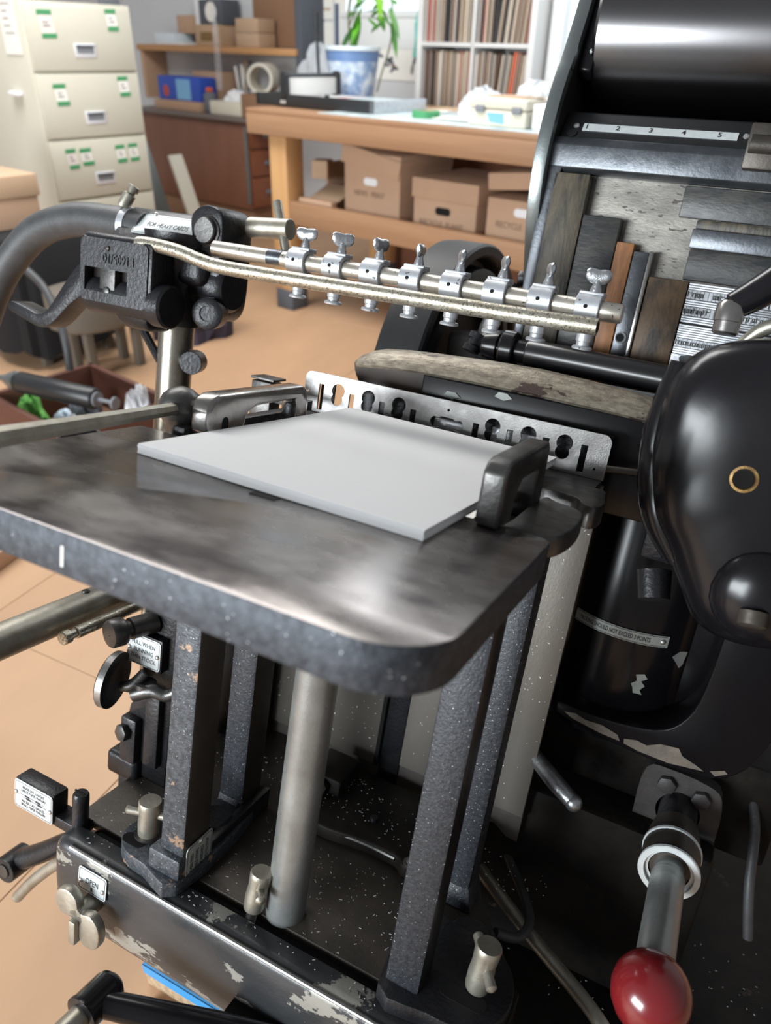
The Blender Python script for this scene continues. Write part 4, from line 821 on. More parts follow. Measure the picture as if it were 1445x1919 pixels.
g = G(); g.box(-2.83, -.95, 2.735, 2.775, .435, .540, .003); r_(g, 'lower_rail', 'fir', bn)
g = G(); g.box(-2.83, -.95, 2.776, 3.55, .462, .480, .002); r_(g, 'lower_shelf', 'fir', bn)
g = G(); g.box(-2.62, -.95, 2.73, 3.4, .9352, .9385, .001); mt_ = r_(g, 'cutting_mat', 'mattop', None, 'pale blue green cutting surface covering the bench', 'mat')
# boxes under the bench
def abox(name, u, v, z, w, d, h, lidh, label, lidtilt=0, hole='dark', txt=None, lid=True):
    t = thing(name, (u+w/2, v+d/2, z), RM, label, 'box', 'cardboard boxes under the bench')
    g = G(); g.box(u, u+w, v, v+d, z, z+h, .003); r_(g, 'carton', 'kraft', t)
    if lid:
        g = G(); m = Mx.Translation((u+w/2, v, z+h)) @ Mx.Rotation(R(lidtilt), 4, 'Y') @ Mx.Translation((-u-w/2, -v, -z-h))
        g.box(u-.008, u+w+.008, v-.008, v+d+.008, z+h-lidh, z+h+.006, .003, m=m); r_(g, 'lid', 'kraft', t)
    hz = z+h-lidh-.045
    g = G(); g.prism(rrect(u+w*.36, u+w*.60, hz-.016, hz+.016, .014, 4), 'y', v-.0015, v+.002, 0); r_(g, 'hand_hole', {'dark': 'hole', 'white': 'white'}[hole], t)
    if txt: text(txt, .034, (u+w*.46, v-.0012, hz-.055), (1, 0, 0), (0, 0, 1), 'printed_words', 'print', t, RM, ext=.0003, sx=.9)
    return t
abox('archive_box', -2.575, 2.86, .481, .335, .40, .30, .075, 'left cardboard archive box with a crooked lid under the bench', 9, 'white', 'NEWS  PRINT')
abox('archive_box', -2.155, 2.855, .481, .335, .40, .225, .075, 'middle cardboard archive box with a flat lid under the bench', 0, 'dark', 'RECYCLE  PLANT')
abox('archive_box', -1.765, 2.85, .481, .36, .40, .195, .0, 'right cardboard archive box standing open under the bench', 0, 'white', 'RECYCLE  PLANT', lid=False)
g = G(); g.box(-1.775, -1.40, 2.86, 3.26, .70, .765, .003, m=Mx.Translation((-1.77, 3, .70)) @ Mx.Rotation(R(-6), 4, 'Y') @ Mx.Translation((1.77, -3, -.70))); r_(g, 'box_lid', 'kraft', None, 'loose lid lying askew on the right archive box', 'lid')
ob = thing('open_carton', (-2.7, 3.05, .481), RM, 'small open carton with folded flaps at the left end of the lower shelf', 'box')
g = G()
for a, b, c, d, e, f in ((-2.81, -2.60, 2.98, 2.99, .481, .60), (-2.81, -2.60, 3.24, 3.25, .481, .70), (-2.81, -2.80, 2.98, 3.25, .481, .70), (-2.61, -2.60, 2.98, 3.25, .481, .70), (-2.81, -2.60, 2.98, 3.25, .481, .49)): g.box(a, b, c, d, e, f, .001)
r_(g, 'carton', 'kraft', ob)
g = G(); g.box(-2.80, -2.61, 2.84, 2.98, .594, .599, .001, m=Mx.Translation((-2.7, 2.98, .6)) @ Mx.Rotation(R(20), 4, 'X') @ Mx.Translation((2.7, -2.98, -.6))); r_(g, 'flap', 'kraftlight', ob)
g = G(); g.box(-2.80, -2.72, 2.86, 2.95, .64, .72, .003, m=Mx.Translation((-2.76, 2.9, .68)) @ Mx.Rotation(R(25), 4, 'Z') @ Mx.Translation((2.76, -2.9, -.68))); r_(g, 'flap', 'kraftlight', ob)
g = G(); g.box(-2.82, -2.60, 2.79, 2.83, .481, .555, .003); r_(g, 'flat_carton', 'kraft', None, 'low flat carton in front of the small open carton', 'box')
g = G(); g.box(-2.75, -2.48, 3.3, 3.5, .481, .74, .003); r_(g, 'dark_carton', 'kraftdark', None, 'dark brown carton at the back of the lower shelf', 'box')
# ------------------------------------------------------------------ paper trimmer on the bench
tr = thing('paper_trimmer', (-2.75, 3.1, .9386), RM, 'black and grey paper trimmer with a white clamp bar on the bench', 'paper trimmer')
BT = .9387
g = G(); g.box(-3.16, -2.41, 2.86, 2.875, BT, BT+.052, .002); g.box(-3.16, -3.14, 2.86, 3.26, BT, BT+.050, .002); r_(g, 'base_rail', 'blackplastic', tr)
g = G(); g.box(-2.425, -2.41, 2.86, 3.26, BT, BT+.050, .002); r_(g, 'side_rail', 'alum', tr)
g = G(); g.box(-3.14, -2.425, 2.875, 3.26, BT+.020, BT+.038, .001); r_(g, 'bed', 'whitelam', tr)
g = G(); g.box(-2.72, -2.44, 2.90, 3.24, BT+.0382, BT+.0412, .001); r_(g, 'green_mat', 'mattop', tr)
g = G(); g.box(-2.80, -2.79, 2.90, 3.20, BT+.0382, BT+.0415, .001, m=Mx.Translation((-2.79, 2.9, 0)) @ Mx.Rotation(R(-14), 4, 'Z') @ Mx.Translation((2.79, -2.9, 0))); r_(g, 'red_rule', 'redink', tr)
for vv in (2.855, 3.22):
    g = G(); g.prism(rrect(-2.985, -2.945, BT+.03, BT+.145, .018, 5), 'y', vv, vv+.03, .004); r_(g, 'clamp_end', 'blackplastic', tr)
g = G(); g.box(-2.968, -2.955, 2.884, 3.222, BT+.045, BT+.120, .002); r_(g, 'clamp_panel', 'whitelam', tr)
g = G(); g.box(-2.975, -2.952, 2.884, 3.222, BT+.120, BT+.136, .004); r_(g, 'clamp_rail', 'steelblue', tr)
for a in (-2.975, -2.955):
    g = G(); g.cyl((a, 2.8555, BT+.018), (a, 2.852, BT+.018), .008); r_(g, 'bolt', 'rivet', tr)
g = G(); g.cyl((-2.70, 2.88, BT+.036), (-2.70, 2.88, BT+.06), .012); r_(g, 'guide_knob', 'blackplastic', tr)
g = G(); g.cyl((-3.04, 3.19, BT+.03), (-3.055, 3.19, BT+.32), .008); g.cyl((-3.055, 3.19, BT+.32), (-3.057, 3.19, BT+.39), .013); r_(g, 'cutting_arm', 'blackplastic', tr)
# pot with a plant
pt_ = thing('potted_plant', (-3.03, 3.40, BT), RM, 'leafy green plant in a blue and white pot on the bench', 'plant')
g = G(); g.lathe((-3.02, 3.42, .9355), (0, 0, 1), [(0, 0), (0, .105), (.004, .110), (.19, .135), (.19, 0)], 32); r_(g, 'pot', 'potwhite', pt_)
g = G(); g.lathe((-3.02, 3.42, 1.125), (0, 0, 1), [(0, .133), (0, .1355), (.045, .141), (.045, .134)], 32); r_(g, 'pot_band', 'potblue', pt_)
g = G(); g.lathe((-3.02, 3.42, 1.170), (0, 0, 1), [(0, .130), (0, .141), (.004, .148), (.020, .149), (.022, .145), (.020, .128), (-.01, .122), (-.01, 0)], 32); r_(g, 'pot_rim', 'potplain', pt_)
stem_pts = [(-3.03, 3.43, 1.17), (-3.06, 3.44, 1.26), (-3.05, 3.43, 1.36), (-3.0, 3.42, 1.46), (-2.90, 3.41, 1.52), (-2.82, 3.40, 1.50)]
g = G(); g.tube(stem_pts, .007, 8); g.tube([(-2.80, 3.42, 1.50), (-2.76, 3.42, 1.36), (-2.78, 3.44, 1.22), (-2.86, 3.46, 1.06), (-2.9, 3.48, .99)], .0045, 8); g.tube([(-3.05, 3.43, 1.28), (-2.98, 3.43, 1.38)], .004, 6, smooth=False); r_(g, 'stem', 'stem', pt_)
random.seed(11)
def leaf(c, d, L, w, mt):
    x, y, z = axes(d); c = V(c); d = V(d).normalized(); g = G(); up = []; k = 7
    for i in range(k+1):
        t = i/k; ww = w*math.sin(math.pi*min(t*1.02, 1))**.8*(1-.25*t)+.0008; p = c+d*L*t+V((0, 0, -1))*L*.25*t*t
        up.append([p-x*ww, p-y*.004*math.sin(math.pi*t), p+x*ww, p-y*(.004*math.sin(math.pi*t)+.0012)])
    g.loft(up); r_(g, 'leaf', mt, pt_)
for i in range(22):
    a = random.uniform(0, 6.28); c = (-2.85+random.uniform(-.10, .08), 3.40+random.uniform(-.06, .06), 1.35+random.uniform(-.07, .09))
    leaf(c, (math.cos(a), math.sin(a)*.6, random.uniform(-.7, .3)), random.uniform(.07, .11), random.uniform(.018, .026), 'leaf')
for c, d in (((-2.80, 3.36, 1.44), (.3, -.2, -1)), ((-2.74, 3.37, 1.47), (1, -.2, -.4)), ((-2.70, 3.36, 1.42), (.8, 0, .3))): leaf(c, d, .12, .032, 'leafbright')
for c, d in (((-2.92, 3.36, 1.33), (-.2, 0, -1)), ((-2.95, 3.36, 1.28), (-.8, 0, -.7)), ((-2.90, 3.36, 1.36), (-.6, -.2, -1)), ((-2.93, 3.36, 1.31), (-.3, 0, -.9)), ((-2.75, 3.38, 1.36), (.6, 0, -.9)), ((-2.73, 3.38, 1.30), (.3, 0, -1))): leaf(c, d, .13, .026, 'leaf')
# tape roll, case, bag, papers
tp = thing('tape_roll', (-2.17, 3.0, BT), RM, 'roll of green masking tape lying on the bench', 'tape')
g = G(); g.lathe((-2.165, 2.93, BT+.0003), (0, 0, 1), [(0, .036), (0, .058), (.002, .060), (.024, .060), (.026, .058), (.026, .036), (0, .036)], 32); r_(g, 'tape', 'gtape', tp)
g = G(); g.lathe((-2.165, 2.93, BT+.0003), (0, 0, 1), [(0, .033), (0, .036), (.026, .036), (.026, .033), (0, .033)], 32); r_(g, 'core', 'kraft', tp)
cs = thing('plastic_case', (-1.75, 2.9, BT), RM, 'cream plastic case with two dark latches and a blue sticker', 'case')
g = G(); g.box(-1.86, -1.60, 2.80, 2.99, BT+.0003, BT+.058, .008, 3); r_(g, 'case_bottom', 'casecream', cs)
g = G(); g.box(-1.863, -1.597, 2.797, 2.993, BT+.060, BT+.100, .010, 3); r_(g, 'case_lid', 'casecream', cs)
for a in (-1.825, -1.66):
    g = G(); g.box(a, a+.040, 2.790, 2.80, BT+.048, BT+.072, .002); r_(g, 'latch', 'greyplastic', cs)
g = G(); g.prism([(-1.775, BT+.048), (-1.70, BT+.048), (-1.695, BT+.012), (-1.76, BT+.016)], 'y', 2.7985, 2.8005, 0); r_(g, 'sticker', 'lightblue', cs)
g = G(); g.box(-1.585, -1.30, 2.82, 3.05, BT+.0003, BT+.085, .006); r_(g, 'white_box', 'white', None, 'white paper covered box beside the plastic case', 'box')
g = G(); g.box(-1.80, -1.60, 2.83, 2.95, BT+.101, BT+.104, .0005, m=Mx.Translation((-1.7, 2.9, 0)) @ Mx.Rotation(R(-12), 4, 'Z') @ Mx.Translation((1.7, -2.9, 0))); r_(g, 'kraft_envelope', 'kraftlight', None, 'tan envelope lying on the plastic case', 'envelope')
def crumple(name, mt, c, rx, ry, rz, seed, label, cat, n=22, m=12):
    random.seed(seed); g = G(); ph = [(random.uniform(1, 5), random.uniform(1, 5), random.uniform(0, 6)) for _ in range(6)]; rings = []
    for j in range(m+1):
        t = math.pi*.5*j/m; rr = max(math.cos(t), .02); ring = []
        for i in range(n):
            a = 2*math.pi*i/n; w = 1+.13*sum(math.sin(p*a*2+q*t*3+s) for p, q, s in ph)/2.2
            ring.append((c[0]+rx*rr*math.cos(a)*w, c[1]+ry*rr*math.sin(a)*w, c[2]+rz*math.sin(t)*(1+.25*(w-1)*4)))
        rings.append(ring)
    g.loft(rings); return r_(g, name, mt, None, label, cat, smooth=False)
crumple('plastic_bag', 'bagfilm', (-2.06, 3.22, BT+.0005), .11, .10, .105, 5, 'crumpled clear white plastic bag behind the tape roll', 'bag')
crumple('plastic_bag', 'bagfilm', (-1.79, 3.20, BT+.0005), .11, .10, .135, 8, 'taller crumpled white plastic bag behind the plastic case', 'bag')
crumple('bubble_wrap', 'film', (-3.80, 4.00, .9005), .20, .10, .27, 9, 'bundle of shiny clear bubble wrap behind the trimmer', 'bubble wrap')
g = G(); g.lathe((-4.31, 4.02, .9925), (.5, -1, 0), [(0, .072), (0, .090), (.16, .090), (.16, .072), (0, .072)], 28); r_(g, 'cardboard_roll', 'cabside', None, 'wide pale cardboard tube lying behind the bench end', 'tube')
g = G(); g.box(-4.41, -3.45, 3.85, 4.28, .7555, .90, .004); r_(g, 'long_carton', 'kraftdark', None, 'long dark carton on the desk under the bubble wrap', 'box')
g = G(); g.box(-3.0, -1.0, 3.68, 3.90, 0, .82, .004); r_(g, 'brown_cabinet', 'mahog', None, 'dark brown cabinet standing behind the work bench', 'cabinet')
for k, (a, b, c, d, rt, mt, lb) in enumerate(((-2.48, -2.20, 3.32, 3.56, 8, 'kraftlight', 'tan sheet of paper lying behind the trimmer'), (-2.40, -2.28, 3.20, 3.30, 20, 'card', 'small white paper slip lying beside the trimmer'), (-2.10, -1.90, 2.88, 3.02, 5, 'card', 'pale sheet lying between tape roll and plastic case'))):
    g = G(); g.box(a, b, c, d, BT+.0003+.002*k, BT+.0016+.002*k, 0, m=Mx.Translation(((a+b)/2, (c+d)/2, 0)) @ Mx.Rotation(R(rt), 4, 'Z') @ Mx.Translation((-(a+b)/2, -(c+d)/2, 0))); r_(g, 'paper_sheet', mt, None, lb, 'paper')
# ------------------------------------------------------------------ record shelf
rs = thing('record_shelf', (-2.62, 4.1, 0), RM, 'white cube shelf filled with vinyl records', 'shelf')
ZR = [.145, .50, .855, 1.21, 1.565, 1.60]
VF = 3.945
for uu in (-2.985, -2.627, -2.27):
    g = G(); w = .016 if uu == -2.627 else .036; g.box(uu-w/2, uu+w/2, VF, VF+.34, .0, 1.60, .002); r_(g, 'side_panel' if w > .02 else 'divider', 'whitelam', rs)
for zz in ZR[:5]:
    g = G(); g.box(-2.967, -2.288, VF, VF+.34, zz-.010, zz+.010, .001); r_(g, 'shelf_board', 'whitelam', rs)
g = G(); g.box(-2.967, -2.288, VF+.33, VF+.34, .15, 1.56, 0); r_(g, 'back_panel', 'whitelam', rs)
random.seed(21)
cells = [(-2.964, -2.638, .866, 'lower left'), (-2.616, -2.290, .866, 'lower right'), (-2.964, -2.638, 1.221, 'upper left'), (-2.616, -2.290, 1.221, 'upper right')]
pool = ['rec_tan', 'rec_brown', 'rec_cream', 'rec_dark', 'rec_grey', 'rec_tan', 'rec_grey', 'rec_brown', 'rec_pink', 'rec_white', 'rec_cream', 'rec_dark']
adj = {'rec_tan': 'tan', 'rec_brown': 'brown', 'rec_cream': 'cream', 'rec_dark': 'black', 'rec_grey': 'grey', 'rec_pink': 'pink', 'rec_white': 'white', 'rec_red': 'red', 'rec_orange': 'orange', 'rec_blue': 'navy blue'}
protos = {}
for ci, (a, b, z0, nm) in enumerate(cells):
    x = a+.004; k = 0
    while x < b-.016:
        w = random.choice((.005, .006, .007, .008, .010)); c = random.choice(pool)
        if ci == 2 and k == 3: c, w = 'rec_red', .009
        if ci == 1 and k == 26: c, w = 'rec_orange', .011
        if ci == 1 and k == 25: c, w = 'rec_blue', .007
        g = G(); h = random.uniform(.300, .318); df = VF+.012+random.uniform(0, .02)
        ln_ = .08 if (ci in (1, 3) and k > 14) else .0
        sh_ = Mx(((1, 0, ln_, -z0*ln_), (0, 1, 0, 0), (0, 0, 1, 0), (0, 0, 0, 1)))
        if x+w+ln_*h > b: break
        g.box(x, x+w-.0008, df, df+.30, z0+.0005, z0+h, 0, m=sh_)
        lab = f'{adj[c]} record sleeve in the {nm} shelf compartment'
        r_(g, 'record_sleeve', c, None, lab, 'record', f'records in the {nm} compartment', smooth=False)
        x += w+random.uniform(.0002, .0012); k += 1
# picture and prints on the back wall
pc_ = thing('wall_print', (-3.45, 4.317, 1.0), RM, 'white print with dark leaf shapes pinned to the back wall', 'print')
g = G(); g.box(-3.62, -3.23, 4.313, 4.319, 1.01, 1.28, 0); r_(g, 'paper', 'card', pc_)
random.seed(5)
for i in range(16):
    x, z = random.uniform(-3.58, -3.28), random.uniform(1.05, 1.25); a = random.uniform(0, 3.1); g = G()
    pts = [(x+.030*math.cos(t)*math.cos(a)-.011*math.sin(t)*math.sin(a), z+.030*math.cos(t)*math.sin(a)+.011*math.sin(t)*math.cos(a)) for t in [2*math.pi*q/8 for q in range(8)]]
    g.prism(pts, 'y', 4.3118, 4.3132, 0); r_(g, 'leaf_shape', random.choice(('slate', 'slate', 'slate', 'kraftlight', 'dkgrey')), pc_)
for k, (a, b, z0, z1) in enumerate(((-4.16, -3.98, 1.10, 1.32), (-3.96, -3.74, 1.10, 1.45), (-4.16, -3.98, 1.335, 1.55))):
    t = thing('pinned_drawing', ((a+b)/2, 4.317, z0), RM, ('pale drawing with an orange rule pinned low on the back wall', 'large pale drawing pinned beside the plant', 'upper pale drawing with a dark strip on the back wall')[k], 'drawing')
    g = G(); g.box(a, b, 4.313, 4.319, z0, z1, 0); r_(g, 'paper', 'card', t)
    g = G(); g.box(a+.02, b-.02, 4.311, 4.3132, z0+.05, z0+.062, 0); r_(g, 'orange_rule', 'kraftlight', t)
    g = G(); g.box(a, a+.035, 4.311, 4.3132, z0+.07, z1-.03, 0); r_(g, 'dark_strip', 'rec_blue', t)
crumple('teal_cloth', 'teal', (-3.17, 4.24, 1.14), .07, .05, .30, 14, 'teal cloth hanging beside the record shelf', 'cloth')
# ------------------------------------------------------------------ brown desk and the shelf above it
dk = thing('wooden_desk', (-4.9, 4.05, 0), RM, 'dark brown wooden desk with a scuffed end panel', 'desk')
g = G(); g.box(-5.60, -4.40, 3.875, 4.28, .16, .725, .003); r_(g, 'end_panel', 'mahog', dk)
g = G(); g.box(-5.66, -3.30, 3.84, 4.30, .725, .755, .003); r_(g, 'desk_top', 'desktop', dk)
for i, (a, b) in enumerate(((.56, .715), (.38, .55), (.175, .37))):
    g = G(); g.box(-4.40, -4.375, 3.89, 4.27, a, b, .004); d = r_(g, 'drawer', 'mahogdrawer', dk)
    g = G(); g.box(-4.376, -4.355, 4.0, 4.12, (a+b)/2-.012, (a+b)/2+.012, .003); r_(g, 'drawer_pull', 'slate', d)
g = G(); g.box(-5.58, -4.42, 3.90, 4.26, .0, .165, .002); r_(g, 'plinth', 'kraftdark', dk)
g = G(); g.box(-4.425, -4.395, 3.868, 3.877, .20, .70, 0); r_(g, 'worn_edge', 'stripsteel', dk)
sv = thing('wall_shelf', (-4.9, 4.2, 1.1), RM, 'orange wooden wall shelf above the desk', 'shelf')
g = G(); g.box(-5.85, -4.10, 4.08, 4.315, 1.125, 1.165, .003); r_(g, 'shelf_board', 'shelfwood', sv)
g = G(); g.box(-4.12, -4.06, 4.10, 4.315, .95, 2.0, .003); r_(g, 'side_post', 'dkgrey', sv)
g = G(); g.box(-5.84, -5.80, 4.10, 4.315, .80, 1.125, .003); r_(g, 'support', 'kraft', sv)
g = G(); g.box(-4.72, -4.13, 4.29, 4.315, 1.17, 1.9, .002); r_(g, 'dark_backboard', 'kraftdark', sv)
def simple(name, mt, a, b, c, d, e, f, label, cat, bev=.004, grp=None): 
    g = G(); g.box(a, b, c, d, e, f, bev); return r_(g, name, mt, None, label, cat, grp)
ZS = 1.1655
simple('paper_stack', 'trimwhite', -5.62, -5.28, 4.10, 4.28, ZS, ZS+.02, 'flat white paper pile at the left of the wall shelf', 'paper')
simple('paper_stack', 'potplain', -5.64, -5.40, 4.11, 4.28, ZS+.0205, ZS+.075, 'blue grey paper pile lying on the white pile', 'paper')
simple('brown_carton', 'kraft', -5.47, -5.28, 4.20, 4.30, ZS+.076, ZS+.19, 'small brown carton behind the paper piles on the shelf', 'box')
simple('white_roll', 'white', -5.29, -5.20, 4.22, 4.30, ZS, ZS+.33, 'tall white board standing on the wall shelf', 'board', .03)
t = thing('tan_carton', (-5.0, 4.18, ZS), RM, 'tan carton with a yellow label on the wall shelf', 'box')
g = G(); g.box(-5.14, -4.86, 4.10, 4.28, ZS, ZS+.13, .004); r_(g, 'carton', 'kraftlight', t)
g = G(); g.box(-5.08, -4.95, 4.097, 4.101, ZS+.03, ZS+.085, 0); r_(g, 'yellow_label', 'brassrust', t)
t = thing('dark_tin', (-5.0, 4.2, ZS+.13), RM, 'dark blue package with a pale oval on top of the tan carton', 'box')
g = G(); g.box(-5.10, -4.85, 4.12, 4.28, ZS+.1305, ZS+.28, .004); r_(g, 'package', 'dkgrey', t)
g = G(); g.cyl((-4.97, 4.1205, ZS+.205), (-4.97, 4.117, ZS+.205), .06); r_(g, 'oval_label', 'card', t)
for k in range(2): simple('small_carton', 'kraftlight', -4.70+.004*k, -4.47, 4.10, 4.26, ZS+.0005+.085*k, ZS+.083+.085*k, ('lower', 'upper')[k]+' of two stacked tan cartons on the wall shelf', 'box', grp='stacked tan cartons')
crumple('plastic_bag', 'clearfilm', (-4.83, 4.03, .90), .022, .018, .46, 19, 'clear plastic bag hanging in front of the wall shelf', 'bag')
# on the desk
ZD = .7555
t = thing('cleaner_box', (-5.25, 4.0, ZD+.05), RM, 'bright blue carton with red and white print on the desk', 'box')
g = G(); g.box(-5.42, -4.93, 3.93, 4.08, ZD+.062, ZD+.215, .004); r_(g, 'carton', 'bluebox', t)
g = G(); g.box(-5.20, -5.04, 3.927, 3.931, ZD+.07, ZD+.20, 0); r_(g, 'pale_print', 'lightblue', t)
g = G(); g.ball((-5.33, 3.931, ZD+.12), .035, (1, .1, 1.2)); r_(g, 'red_print', 'redink', t)
simple('storage_tray', 'kraft', -5.45, -4.92, 3.90, 4.16, ZD+.0003, ZD+.061, 'low cardboard tray under the blue carton', 'tray')
simple('tall_carton', 'kraft', -5.22, -4.88, 4.10, 4.24, ZD+.062, ZD+.25, 'dark brown carton behind the blue carton on the desk', 'box')
simple('red_cap_bottle', 'slate', -4.90, -4.82, 3.92, 3.99, ZD+.0003, ZD+.13, 'dark bottle at the right of the blue carton', 'bottle', .02)
simple('bottle_cap', 'rec_orange', -4.88, -4.84, 3.935, 3.975, ZD+.1305, ZD+.16, 'orange cap on the dark bottle', 'cap', .008)
simple('white_tray', 'casecream', -4.78, -4.42, 3.88, 4.10, ZD+.0003, ZD+.085, 'cream plastic tray with tools at the right end of the desk', 'tray', .008)
t = thing('brush_jar', (-4.74, 4.18, ZD), RM, 'glass jar holding pale brushes on the desk', 'jar')
g = G(); g.lathe((-4.74, 4.18, ZD+.0005), (0, 0, 1), [(0, 0), (0, .045), (.14, .05), (.145, .048), (.14, .046), (.006, .042), (.006, 0)], 20); r_(g, 'jar', 'film', t)
random.seed(2)
for i in range(9):
    a, b = random.uniform(-.03, .03), random.uniform(-.02, .02); g = G(); g.cyl((-4.74+a, 4.18+b, ZD+.02), (-4.74+a*2.4, 4.18+b*2, ZD+.30+random.uniform(-.03, .04)), .006, .010); r_(g, 'brush', random.choice(('card', 'card', 'slate', 'kraftlight')), t)
crumple('cotton_wad', 'white', (-4.62, 4.0, ZD+.086), .09, .06, .06, 23, 'white cotton wad on the cream tray', 'cotton')
for i in range(5):
    g = G(); a = -4.50-.03*i; g.cyl((a, 4.05, ZD+.087), (a+.04*math.sin(i*2), 4.08, ZD+.26+.02*(i % 3)), .005); r_(g, 'hand_tool', ('slate', 'card', 'slate', 'kraftlight', 'stripsteel')[i], None, ('dark grey', 'white', 'charcoal', 'tan', 'steel blue')[i]+' thin tool standing in the cream tray', 'tool', 'tools standing in the cream tray')
# ------------------------------------------------------------------ things on the floor at the left
t = thing('covered_stool', (-2.95, 1.62, 0), RM, 'stool draped with black cloth in front of the filing cabinet', 'stool')
g = G(); g.box(-3.38, -3.02, 1.42, 1.82, .44, .50, .012, 3); r_(g, 'seat', 'stool', t)
for a in (-3.36, -3.07):
    for b in (1.45, 1.75): g = G(); g.box(a, a+.04, b, b+.04, 0, .44, .004); r_(g, 'leg', 'stool', t)
g = G(); rings = []
for zz, k in ((.515, .80), (.512, 1.0), (.49, 1.05), (.30, 1.10), (.06, 1.16)):
    rings.append([(-3.20+(.20*k+.012*math.sin(i*2.3))*math.copysign(abs(math.cos(R(i*10)))**.5, math.cos(R(i*10))), 1.62+(.215*k+.012*math.sin(i*1.9))*math.copysign(abs(math.sin(R(i*10)))**.5, math.sin(R(i*10))), zz+(.02*math.sin(i*.9) if zz < .4 else 0)) for i in range(36)])
g.loft(rings); r_(g, 'cloth', 'blackcloth', t)
t = thing('taped_carton', (-3.2, 1.6, .516), RM, 'taped cardboard carton on the black draped stool', 'box')
g = G(); g.box(-3.52, -3.24, 1.38, 1.68, .517, .66, .004); r_(g, 'carton', 'kraft', t)
g = G(); g.box(-3.53, -3.23, 1.37, 1.69, .635, .72, .006); r_(g, 'lid', 'kraftlight', t)
crumple('black_bundle', 'blackcloth', (-3.46, 1.50, .7205), .10, .09, .12, 31, 'small black bundle on top of the taped carton', 'bundle')
crumple('purple_bag', 'purple', (-2.95, 2.16, .0), .20, .18, .46, 32, 'dark purple cloth bag on the floor behind the suction head', 'bag')
t = thing('low_stool', (-2.9, 1.6, 0), RM, 'low grey brown seat with a wooden leg beside the black cloth', 'seat')
g = G(); g.prism([(p.x, p.y) for p in smooth2([(-2.92, 1.45), (-2.74, 1.45), (-2.68, 1.6), (-2.74, 1.78), (-2.92, 1.78)], 3)], 'z', .20, .36, .02, 3); r_(g, 'seat', 'stool', t)
for a, b in ((-2.90, 1.5), (-2.78, 1.5), (-2.90, 1.72), (-2.78, 1.72)): g = G(); g.box(a, a+.035, b, b+.035, 0, .205, .003); r_(g, 'leg', 'stool', t)
g = G(); g.tube([(-2.72, 1.30, .50), (-2.60, 1.30, .45), (-2.50, 1.28, .36), (-2.45, 1.26, .28), (-2.44, 1.25, .20)], .014, 10); r_(g, 'black_cable', 'rubber', None, 'black cable hanging down into the tool box', 'cable')
t = thing('tool_box', (-2.22, 1.2, 0), RM, 'shallow red brown wooden box of odds and ends on the floor', 'box')
g = G()
for a, b, c, d in ((-2.52, -2.02, .98, 1.0), (-2.52, -2.02, 1.36, 1.38), (-2.52, -2.50, .98, 1.38), (-2.04, -2.02, .98, 1.38)): g.box(a, b, c, d, 0, .17, .003)
r_(g, 'sides', 'redwood', t)
g = G(); g.box(-2.51, -2.03, .99, 1.37, 0.0, .02, 0); r_(g, 'bottom', 'kraftdark', t)
for k, (mt, a, b, rx, rz, lb) in enumerate((('green', -2.43, 1.08, .06, .13, 'green rag in the red brown tool box'), ('potplain', -2.25, 1.10, .055, .12, 'pale glove in the red brown tool box'), ('rec_pink', -2.15, 1.14, .05, .10, 'pink rag in the red brown tool box'), ('white', -2.12, 1.30, .06, .17, 'white cloth at the far corner of the tool box'), ('dkgrey', -2.33, 1.22, .07, .12, 'dark grey cloth in the middle of the tool box'), ('green', -2.30, 1.06, .04, .09, 'small green scrap at the front of the tool box'))):
    crumple('rag', mt, (a, b, .0205), rx, .05, rz, 50+k, lb, 'rag')
t = thing('grease_gun', (-2.3, 1.1, .24), RM, 'black cylindrical grease gun lying across the tool box', 'tool')
a, b = V((-2.44, 1.02, .235)), V((-2.02, 1.14, .235)); d = (b-a)
g = G(); g.lathe(a+d*.16, d, [(0, 0), (0, .032), (.004, .035), (.31, .035), (.314, .032), (.314, 0)], 24); r_(g, 'barrel', 'blackplastic', t)
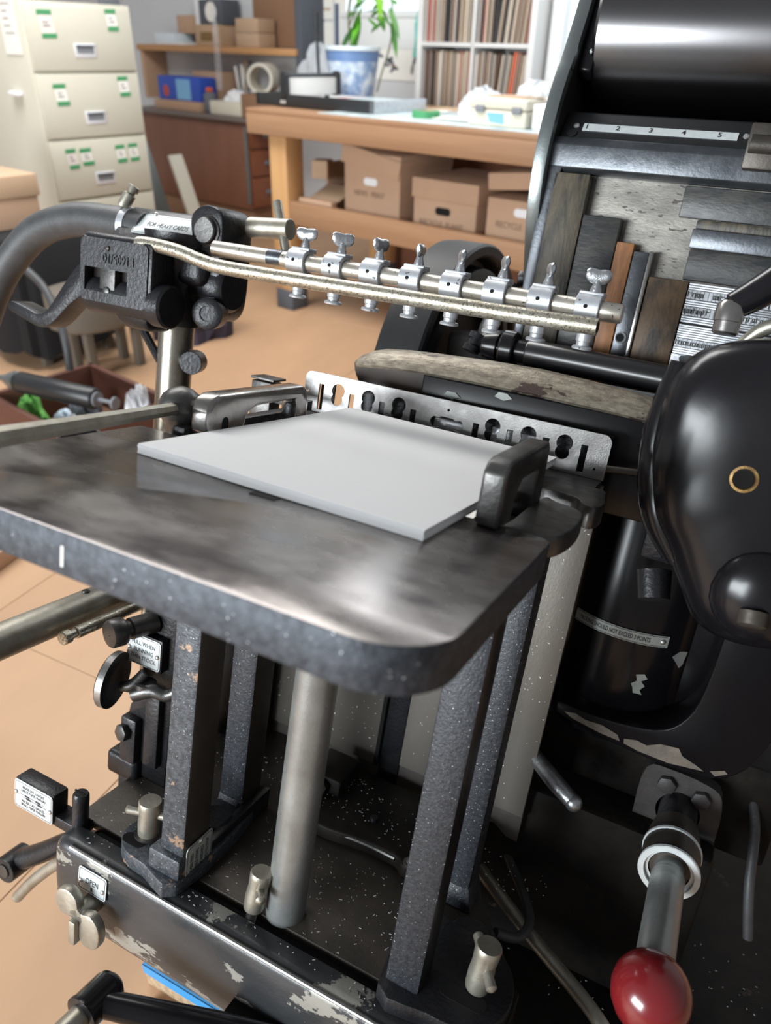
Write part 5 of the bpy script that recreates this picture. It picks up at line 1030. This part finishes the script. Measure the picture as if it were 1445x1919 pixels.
g = G(); g.lathe(a-d*.1, d, [(0, 0), (0, .008), (.03, .010), (.05, .016), (.085, .032), (.105, .034), (.108, .030), (.108, 0)], 24); r_(g, 'head', 'stripsteel', t)
g = G(); g.lathe(a+d*.88, d, [(0, 0), (0, .024), (.008, .024), (.009, .006), (.07, .006), (.07, .020), (.078, .020), (.078, 0)], 18); r_(g, 'plunger', 'slate', t)
ft_ = thing('floor_carton', (-1.95, .68, 0), RM, 'corner of a flattened cardboard carton on the floor below the tube', 'box')
g = G(); g.box(-2.25, -1.78, .30, .70, .0, .05, .003, m=Mx.Translation((-1.9, .6, 0)) @ Mx.Rotation(R(20), 4, 'Z') @ Mx.Translation((1.9, -.6, 0))); r_(g, 'carton', 'kraft', ft_)
# things on the floor in front
fb_ = thing('taped_board', (0, 0, 0), Mx.Translation((-.238, .522, 0)) @ Mx.Rotation(R(-26), 4, 'Z'), 'particle board strip with bright blue tape under the front beam', 'board')
g = G(); g.box(-.11, .18, .0, .045, .0, .055, .002); g.out('board', 'particle', fb_)
g = G(); g.box(-.11, .18, -.001, .015, .0545, .0563, 0); g.box(-.11, .18, -.0018, 0, .035, .0563, 0); g.out('tape', 'bluetape', fb_)
td = thing('tread_plate', (0, 0, 0), Mx.Translation((-.258, .488, 0)) @ Mx.Rotation(R(-26), 4, 'Z'), 'blue grey diamond tread step plate on the floor below the beam', 'plate')
g = G(); g.prism([(-.09, .02), (-.065, -.06), (.16, -.06), (.16, .02)], 'z', .0, .012, .001); g.out('plate', 'tread', td)
i = 0
for a in range(20):
    for b in range(6):
        x, y = -.07+a*.012+(.006 if b % 2 else 0), -.055+b*.012; i += 1
        if y < -.06 or x < -.085-(y)*.3: continue
        s = 1 if (a+b) % 2 else -1
        g = G(); g.box(x-.004, x+.004, y-.001, y+.001, .0115, .0135, 0, m=Mx.Translation((x, y, 0)) @ Mx.Rotation(s*R(50), 4, 'Z') @ Mx.Translation((-x, -y, 0))); g.out('raised_bar', 'dkgrey', td, smooth=False)
for i, (x, y, zt) in enumerate(()): pass
